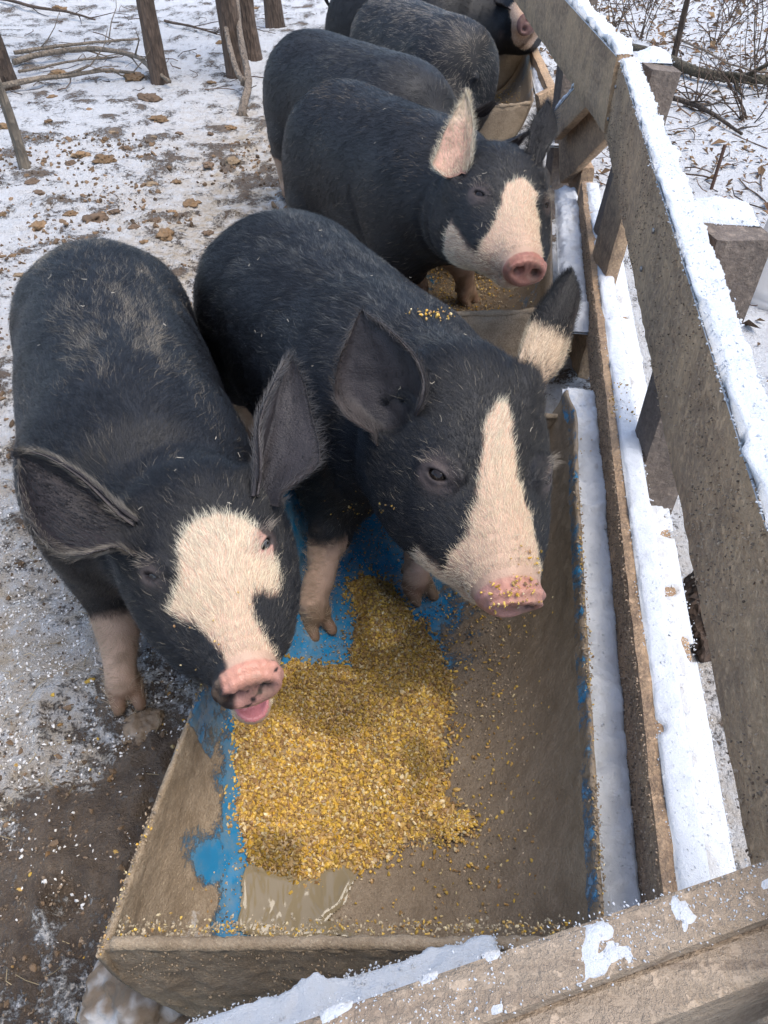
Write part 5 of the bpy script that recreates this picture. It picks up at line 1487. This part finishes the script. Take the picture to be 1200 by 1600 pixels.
# lumps of churned frozen mud close to the trough
for i, (x, y, r, fl, lab) in enumerate(((225, 1545, .085, .8, 'icy lump of mud jammed under the near corner of the blue trough'), (225, 1135, .040, .5, 'muddy hoof thrown lump beside the front foot of the left pig'),
                                   (290, 1600, .07, .7, 'crusted mud clump under the trough end plate beside the snow heap'))):
    q = PG(x, y); V, F = blob_mesh(r, 30 + i, fl, 4, .5); V = V + norm(V) * (.004 * fbm(V, 60, 3, 4))[:, None]
    ice = sstep(.0, .35, fbm(V, 28, 3, 7))[:, None] * (.75 if i != 1 else .2)
    C = np.array([.19, .14, .095]) * (1 + .4 * fbm(V, 40, 3, 9)[:, None]); C = C * (1 - ice) + np.array([.62, .60, .58]) * ice
    mb = MB(); mb.add(V, F, C); o = mb.build('mud_lump', M['clod']); o.location = (q[0], q[1], q[2] + .0)
    tag(o, lab, 'mud')
# fine litter: crumbs of soil, straw, spilled kernels
mb = MB()
n = 16000
Y = .25 + rg.random(n) ** 1.6 * 4.2; X = rg.uniform(-2.4, .4, n)
px_, k = X, (X < .3 + .1 * Y) & (np.abs(X) < .55 * Y + .8) & (fbm(np.stack([X, Y, 0 * X], -1), 3, 3, 14) + rg.normal(0, .25, n) > -.05)
X, Y = X[k], Y[k]; Z = ground_h(X, Y)
sz = rg.uniform(.0015, .006, len(X)) * (1 + .30 * Y) * (rg.random(len(X)) ** .7 + .2)
cc = np.array([.13, .085, .05]) * rg.uniform(.5, 1.7, (len(X), 1)); m = rg.random(len(X)) < .12 * (Y < 1); cc[m] = grain_cols(m.sum(), rg) * .8
m = rg.random(len(X)) < .30 * (Y < 1.7); cc[m] = np.array([.60, .58, .56]); sz[m] *= .55
scatter(mb, np.stack([X, Y, Z + sz * .2], -1), sz, cc, rg, (1.2, 1, .7))
for i in range(150):
    y = rg.uniform(.3, 1.6); x = rg.uniform(-1.0, -.3); a = rg.uniform(0, 6.3); l = rg.uniform(.012, .05); b = a + rg.normal(0, .6)
    p0 = np.array([x, y, gh(x, y) + .004]); p1_ = p0 + [math.cos(a) * l * .5, math.sin(a) * l * .5, .003]; p2_ = p1_ + [math.cos(b) * l * .5, math.sin(b) * l * .5, -.003]
    tube(mb, [p0, p1_, p2_], .0007, 4, np.array([.40, .31, .18]) * rg.uniform(.4, 1.2))
tag(mb.build('litter', M['clod'], smooth=False), 'crumbs of soil, ice, straw and spilled kernels over the pen floor', 'litter', kind='stuff')
mb = MB(); n = 26000
Y = .22 + rg.random(n) ** 1.3 * 1.5; X = rg.uniform(-1.25, -.22, n); nz_ = fbm(np.stack([X, Y, 0 * X], -1), 9, 3, 44)
k = (np.abs(X) < .5 * Y + .42) & (nz_ + rg.normal(0, .22, n) > -.08) & (X < -.36 + .1 * Y); X, Y, nz_ = X[k], Y[k], nz_[k]; n = len(X)
mdz = 1 - sstep(.50, .82, Y + .22 * nz_ + .25 * (X + .6))
cc = np.where((rg.random(n) < mdz * .9 + .12)[:, None], np.array([.20, .145, .098]) * rg.uniform(.35, 1.5, (n, 1)), np.array([.72, .70, .67]) * rg.uniform(.75, 1.1, (n, 1)))
sz = .0008 + .0034 * rg.random(n) ** 2.2
scatter(mb, np.stack([X, Y, ground_h(X, Y) + .002], -1), sz, cc, rg)
tag(mb.build('soil_crumbs', M['clod'], smooth=False), 'fine crumbs of soil and frozen snow on the ground left of the blue trough', 'soil', kind='stuff')
# dead leaves beyond the fence
mb = MB(); n = 22000
Y = 2.0 + rg.random(n) * 9; X = rg.uniform(.75, 1, n) * 0 + rg.uniform(.9, 7.5, n)
k = (X > .75 + .12 * Y * .2) & (fbm(np.stack([X, Y, 0 * X], -1), 1.4, 3, 4) + rg.normal(0, .2, n) + .12 * (Y - 3.6) > 0.05) & (X < .55 * Y + .9)
X, Y = X[k], Y[k]; n = len(X); Z = ground_h(X, Y)
l = rg.uniform(.008, .030, n) * np.where(rg.random(n) < .2, 1.5, .8); a = rg.uniform(0, 6.3, n); b = a + PI / 2; ti = rg.normal(0, .35, n)
d1 = np.stack([np.cos(a), np.sin(a), ti], -1) * l[:, None]; d2 = np.stack([np.cos(b), np.sin(b), rg.normal(0, .4, n)], -1) * (l * .5)[:, None]
c0_ = np.stack([X, Y, Z + .008], -1); upz = np.array([0, 0, 1.0]) * (l * .35)[:, None]
V = np.stack([c0_ - d1, c0_ + d2 * .9 + upz, c0_ + d1, c0_ - d2 * .9 + upz, c0_ - .3 * d1 + upz * .1, c0_ + .4 * d1], 1)
F = np.array([(0, 1, 4), (4, 1, 5), (5, 1, 2), (0, 4, 3), (4, 5, 3), (5, 2, 3)])
F = (F[None] + (np.arange(n) * 6)[:, None, None]).reshape(-1, 3)
cols = np.array([(.14, .075, .035), (.20, .12, .06), (.09, .055, .03), (.26, .17, .09)])[rg.integers(0, 4, n)] * rg.uniform(.6, 1.2, (n, 1))
mb.add(V.reshape(-1, 3), F, np.repeat(cols, 6, 0))
tag(mb.build('leaf_litter', M['clod'], smooth=False), 'brown dead leaves scattered over the snow beyond the fence', 'leaves', kind='stuff')

# ------------------------------------------------------------------ trees, saplings, sticks
BARK = np.array([.095, .064, .045])
def trunk_mesh(mb, pts, r0, r1, sides, seed, col, amp=.10):
    pts = catmull(pts, 60); n = len(pts); t = np.linspace(0, 1, n); rad = r0 * (1 - t) + r1 * t + r0 * .55 * np.exp(-t * 45)
    v0 = len(mb.v); tube(mb, pts, rad, sides, None)
    V = mb.v[v0]; cen = np.vstack([np.repeat(pts, sides, 0), pts[:1], pts[-1:]]); d = norm(V - cen)
    q = V * [1, 1, .18]; V = V + d * (r0 * amp * (fbm(q, 2.2 / r0 * .25, 3, seed) * 1.4 + fbm(q, 8 / r0 * .25, 2, seed + 3)))[:, None]
    mb.v[v0] = V; c = col * (1 + .45 * fbm(q, 30, 3, seed + 7)[:, None]); mb.c[v0] = np.clip(c, .01, 1); mb.hasc = True
def tree(base, dia, lean, label, h=5.5, seed=0, col=BARK, kinks=.05, limbs=9, cat='tree', name='tree'):
    b = np.asarray(base, float); r = np.random.default_rng(seed)
    root = empty(name, tuple(b)); tag(root, label, cat); inv = Matrix.Translation(-Vector(b))
    zs = np.array([-.1, .3, .9, 1.8, 3.0, h]); pts = b + np.stack([lean[0] * zs + r.normal(0, kinks, 6) * (zs > 0) * zs * .3, lean[1] * zs + r.normal(0, kinks, 6) * (zs > 0) * zs * .3, zs], -1)
    mb = MB(); trunk_mesh(mb, pts, dia / 2, dia * .14, 16, seed, col)
    o = mb.build('trunk', M['bark'], root); o.matrix_parent_inverse = inv
    mb = MB(); P6 = catmull(pts, 60)
    for i in range(limbs):
        k = int(r.uniform(26, 57)); p = P6[k]; a = r.uniform(0, 6.3); l = r.uniform(.6, 1.6) * (h / 5.5); q = [p]
        d = np.array([math.cos(a), math.sin(a), .7])
        for j in range(4): d = norm(d + r.normal(0, .22, 3)); q.append(q[-1] + d * l / 4)
        tube(mb, catmull(q, 12), np.linspace(dia * .12, .004, 12), 6, col * r.uniform(.8, 1.2))
        for j in range(4):
            s_ = q[r.integers(1, 5)]; dd = norm(d + r.normal(0, .7, 3)); m1 = s_ + dd * l * .2; tube(mb, [s_, m1, m1 + norm(dd + r.normal(0, .4, 3)) * l * .2], [.006, .004, .002], 4, col)
    if limbs: o = mb.build('crown', M['bark'], root); o.matrix_parent_inverse = inv
    return root
tree(PG(251, 128), .135, (-.035, .0), 'straight brown trunk standing alone near the fallen branches', seed=1)
tree(PG(372, 118), .155, (-.05, .0), 'thick grey brown trunk, front one of the close pair behind the pigs', seed=2, col=BARK * 1.15)
tree(PG(394, 92), .15, (-.02, .02), 'brown trunk partly hidden behind the thicker trunk of the close pair', seed=3)
tree(PG(430, 42), .145, (-.02, .0), 'trunk farthest back, cut by the upper edge above the snow', seed=4)
tree(PG(12, 138), .15, (-.06, .02), 'dark trunk at the left edge behind the leaning sapling', seed=5, col=BARK * .8)
tree(PG(38, 262), .055, (-.05, .01), 'thin grey sapling leaning left beside the fallen branches', h=3.2, seed=6, col=np.array([.17, .14, .105]), limbs=5, name='sapling')
tree(PG(571, 55), .05, (0, .0), 'slim pale sapling rising behind the row of pigs', h=3.4, seed=7, col=np.array([.24, .18, .13]), limbs=5, name='sapling')
tree(PG(1052, 95), .045, (.035, .0), 'thin dark sapling in the snow beyond the fence', h=3.2, seed=8, col=BARK * .7, limbs=4, name='sapling')
# crooked grey sapling in front of the pair of trunks
b = PG(378, 180); root = empty('sapling', tuple(b)); tag(root, 'crooked grey sapling forking in front of the close pair of trunks', 'tree')
dep = (b - [0, 0, CAM_H]) @ CF; mb = MB(); pts = [D(x, y, dep + (180 - y) * .0030) for x, y in ((378, 184), (380, 165), (388, 125), (376, 60), (370, 0), (366, -80))]
trunk_mesh(mb, pts, .026, .016, 12, 3, np.array([.2, .16, .125]))
pts = [D(x, y, dep + (180 - y) * .0030) for x, y in ((382, 128), (370, 110), (356, 60), (350, 10), (347, -60))]
trunk_mesh(mb, pts, .018, .012, 10, 5, np.array([.2, .16, .125]))
o = mb.build('trunk', M['bark'], root); o.matrix_parent_inverse = Matrix.Translation(-Vector(b))
def fallen(pxs, r0, r1, label, lift=.03, col=np.array([.15, .115, .08]), twigs=4, seed=0, cat='branch'):
    r = np.random.default_rng(seed); pts = [PG(x, y) + [0, 0, lift * (1 if 0 < i < len(pxs) - 1 else .6)] for i, (x, y) in enumerate(pxs)]
    mb = MB(); C = catmull(pts, 40); C = C + .008 * np.stack([fbm(C, 6, 2, seed + k) for k in range(3)], -1)
    tube(mb, C, np.linspace(r0, r1, 40) * (1 + .15 * fbm(C, 12, 2, seed)), 8, None)
    mb.c[0] = np.clip(col * (1 + .4 * fbm(mb.v[0], 20, 3, seed)[:, None]), .01, 1); mb.hasc = True
    for i in range(twigs):
        k = r.integers(6, 38); p = C[k]; d = norm(C[min(39, k + 1)] - C[k - 1]); q = [p]; dd = norm(d + r.normal(0, .6, 3) * [1, 1, .4] + [0, 0, .12])
        for j in range(3): dd = norm(dd + r.normal(0, .25, 3)); q.append(q[-1] + dd * r.uniform(.05, .16)); q[-1][2] = max(q[-1][2], gh(q[-1][0], q[-1][1]) + .005)
        tube(mb, q, np.linspace(r1 * .7, .0018, 4), 5, col)
    o = mb.build('fallen_branch', M['bark']); tag(o, label, cat); return o
G_ = np.array([.22, .175, .13])
fallen([(24, 106), (80, 97), (140, 92), (205, 100), (240, 122), (268, 137)], .020, .012, 'longest curved fallen branch ending beside the lone trunk', .06, G_, 7, 1)
fallen([(0, 146), (60, 138), (110, 132), (165, 124), (212, 120)], .018, .009, 'lowest of the fallen branches lying by the leaning sapling', .05, G_, 6, 2)
fallen([(24, 90), (90, 86), (150, 78), (218, 68)], .014, .007, 'uppermost straight fallen branch left of the lone trunk', .05, G_, 6, 3)
fallen([(30, 118), (80, 112), (120, 104), (175, 96)], .010, .006, 'slender fallen branch between the curved one and the lowest one', .04, G_, 5, 4)
fallen([(0, 2), (50, 18), (110, 28), (150, 36)], .015, .007, 'fallen branch across the snow in the upper left', .04, BARK, 6, 5)
fallen([(258, 36), (300, 48), (340, 58)], .010, .006, 'short twiggy branch between the lone trunk and the close pair', .03, BARK, 5, 6)
fallen([(985, 82), (1035, 102), (1075, 122), (1120, 132), (1200, 139), (1260, 142)], .034, .026, 'mossy dark fallen limb across the snow beyond the fence', .05, np.array([.075, .062, .04]), 9, 7)
fallen([(1010, 146), (1045, 160), (1080, 172), (1115, 190), (1158, 214)], .020, .008, 'shorter dark fallen branch below the mossy limb', .03, np.array([.07, .052, .038]), 8, 8)
fallen([(1050, 60), (1100, 88), (1150, 112), (1210, 120)], .008, .005, 'thin pale stick lying above the mossy limb', .03, G_, 4, 9)
def shrub(x, y, label, n=9, h=.6, seed=0, spread=.5):
    b = PG(x, y); r = np.random.default_rng(seed); mb = MB()
    for i in range(n):
        a = r.uniform(0, 6.3); q = [b + [r.normal(0, .03), r.normal(0, .03), -.02]]; d = norm(np.array([math.cos(a) * spread, math.sin(a) * spread, 1]))
        for j in range(6): d = norm(d + r.normal(0, .18, 3) - [0, 0, .06]); q.append(q[-1] + d * h / 6)
        tube(mb, q, np.linspace(.0045, .0015, 7), 4, BARK * r.uniform(.6, 1.4))
        for j in range(4):
            s_ = q[r.integers(2, 7)]; dd = norm(d + r.normal(0, .7, 3)); m1 = s_ + dd * h * .12; tube(mb, [s_, m1, m1 + norm(dd + r.normal(0, .4, 3)) * h * .12], [.0022, .0018, .001], 4, BARK)
    o = mb.build('shrub', M['bark'], smooth=False); tag(o, label, 'shrub', 'bare shrubs beyond the fence'); return o
for i, (x, y, h) in enumerate(((960, 45, .5), (1000, 60, .6), (1120, 70, .8), (1180, 105, .9), (1195, 150, .8), (1140, 35, .7), (1090, 160, .4), (1010, 15, .6), (1165, 190, .45), (930, 20, .4))):
    shrub(x, y, 'bare thin stemmed shrub ' + ['between the far top plank and the thin dark sapling', 'close left of the thin dark sapling', 'tall and spreading right of the thin dark sapling', 'largest, over the mossy limb at the edge',
          'below the mossy limb at the right edge', 'far right of the sapling near the upper edge', 'small, between the mossy limb and the shorter branch', 'at the upper edge beside the sapling', 'low, beside the end of the shorter branch',
          'smallest, just behind the far fence plank'][i], 8, h, 60 + i)
mb = MB()                                                # sticks and dead stems lying about
for i in range(260):
    if i < 170: x, y = rg.uniform(930, 1200), rg.uniform(0, 330) ** 1.0
    else: x, y = rg.uniform(0, 560), rg.uniform(0, 150)
    q = PG(x, y); a = rg.uniform(0, 6.3); l = rg.uniform(.05, .28); c_ = [q + [0, 0, .006]]
    for j in range(3): a += rg.normal(0, .35); c_.append(c_[-1] + [math.cos(a) * l / 3, math.sin(a) * l / 3, rg.normal(.004, .008)])
    tube(mb, c_, rg.uniform(.001, .004), 4, BARK * rg.uniform(.4, 1.8))
tag(mb.build('twigs', M['bark'], smooth=False), 'twigs and dead stems scattered over the snow', 'twigs', kind='stuff')
# iron stake
b = PG(1110, 296); t_ = D(1133, 226, (b - [0, 0, CAM_H]) @ CF - .12)
mb = MB(); pts = np.linspace(b - [0, 0, .1], t_, 60); tube(mb, pts, .0075 + .0012 * (np.arange(60) % 2), 8); o = mb.build('stake', M['rust'])
tag(o, 'short rusty iron stake standing in the snow beyond the fence', 'stake')
# upturned white bucket and dark mass of unknown kind at the right edge
b = PG(1222, 462); root = empty('bucket', tuple(b)); tag(root, 'upturned scuffed white plastic bucket at the right edge beyond the fence', 'bucket')
mb = MB(); a = np.linspace(0, 2 * PI, 40, endpoint=False)
pr = [(.150, -.01), (.154, .01), (.150, .022), (.146, .03), (.152, .045), (.146, .055), (.125, .33), (.121, .338), (.115, .34), (.0, .336)]
V = np.stack([np.stack([r_ * np.cos(a), r_ * np.sin(a), np.full(40, z_)], -1) for r_, z_ in pr]) + b
mb.add(V.reshape(-1, 3), gridfaces(len(pr), 40, True)); o = mb.build('body', M['bucket'], root); o.matrix_parent_inverse = Matrix.Translation(-Vector(b))
mb = MB(); th_ = np.linspace(0, PI, 24); tube(mb, b + np.stack([-.155 - .03 * np.sin(th_), .15 * np.cos(th_), .04 + 0 * th_ - .02 * np.sin(th_)], -1), .002, 6)
o = mb.build('handle', M['rust'], root); o.matrix_parent_inverse = Matrix.Translation(-Vector(b))
q = PG(1176, 420); V, F = blob_mesh(.055, 77, .8, 3, .15); mb = MB(); mb.add(V, F, np.tile([.02, .02, .021], (len(V), 1))); o = mb.build('mass', M['clod']); o.location = (q[0], q[1], q[2] + .02)
tag(o, 'dark rounded stone beside the white bucket', 'mass')
# chunk of dark log outside the fence
q = PG(1108, 965); V, F = blob_mesh(.075, 81, .9, 4, .35); V[:, 1] *= 1.7; V = V + norm(V) * (.006 * fbm(V, 50, 3, 4))[:, None]
mb = MB(); mb.add(V, F, np.clip(np.array([.055, .036, .026]) * (1 + .6 * fbm(V, 30, 3, 4)[:, None]), .01, 1)); o = mb.build('log', M['bark']); o.location = tuple(q + [.01, 0, .03]); o.rotation_euler = (0, 0, -.5)
tag(o, 'rotten dark chunk of log lying outside the fence', 'log')

# ------------------------------------------------------------------ straw flecks and kernels on the pigs
def project(spec, x, y, rad=14):
    V = spec['out']['l2w'](spec['out']['V']); v = V - [0, 0, CAM_H]; d = v @ CF
    px = 600 + FPX * (v @ CR) / d; py = 800 - FPX * (v @ CU) / d
    m = np.hypot(px - x, py - y) < rad
    if not m.any(): return None
    i = np.where(m)[0]; return V[i[np.argmin(d[i])]]
names = ['left pig', 'central pig', 'pig with the pink ear']
for k_, sp_ in enumerate(PIGS[:3]):
    o_ = sp_['out']; V = o_['l2w'](o_['V']); N = o_['N'] @ np.stack([o_['l2w']([1, 0, 0]) - o_['l2w']([0, 0, 0]), o_['l2w']([0, 1, 0]) - o_['l2w']([0, 0, 0]), [0, 0, 1]])
    up = np.where((N[:, 2] > .45) & (V[:, 2] > .35))[0]; mb = MB()
    for i in rg.choice(up, 30):
        p = V[i] + N[i] * rg.uniform(.004, .009); d = rg.normal(size=3); d = norm(d - N[i] * (d @ N[i])); l = rg.uniform(.002, .008); e_ = norm(d + rg.normal(0, .5, 3))
        tube(mb, [p, p + d * l, p + d * l + e_ * l * .6 + N[i] * .001], rg.uniform(.0003, .0006), 4, np.array([.55, .49, .38]) * rg.uniform(.6, 1.1))
    if k_ == 1:
        for (x, y, n_, s_) in ((690, 487, 34, 16), (655, 485, 8, 14), (790, 935, 60, 26), (830, 905, 34, 20), (835, 870, 14, 14), (545, 800, 20, 18), (590, 800, 14, 14)):
            for _ in range(n_):
                q = project(sp_, x + rg.normal(0, s_), y + rg.normal(0, s_ * .35 if y < 500 else s_ * .6), 5)
                if q is not None: scatter(mb, (q + [0, -.003, .004])[None], rg.uniform(.001, .0032 if y > 500 else .0046), grain_cols(1, rg), rg)
    if k_ == 0:
        for _ in range(10):
            q = project(sp_, 330 + rg.normal(0, 60), 1000 + rg.normal(0, 60), 5)
            if q is not None: scatter(mb, (q + [0, -.003, .004])[None], rg.uniform(.001, .0022), grain_cols(1, rg), rg)
    tag(mb.build('straw_flecks', M['grain'], smooth=False), 'pale straw flecks and crumbs caught in the coat of the ' + names[k_], 'straw', kind='stuff')
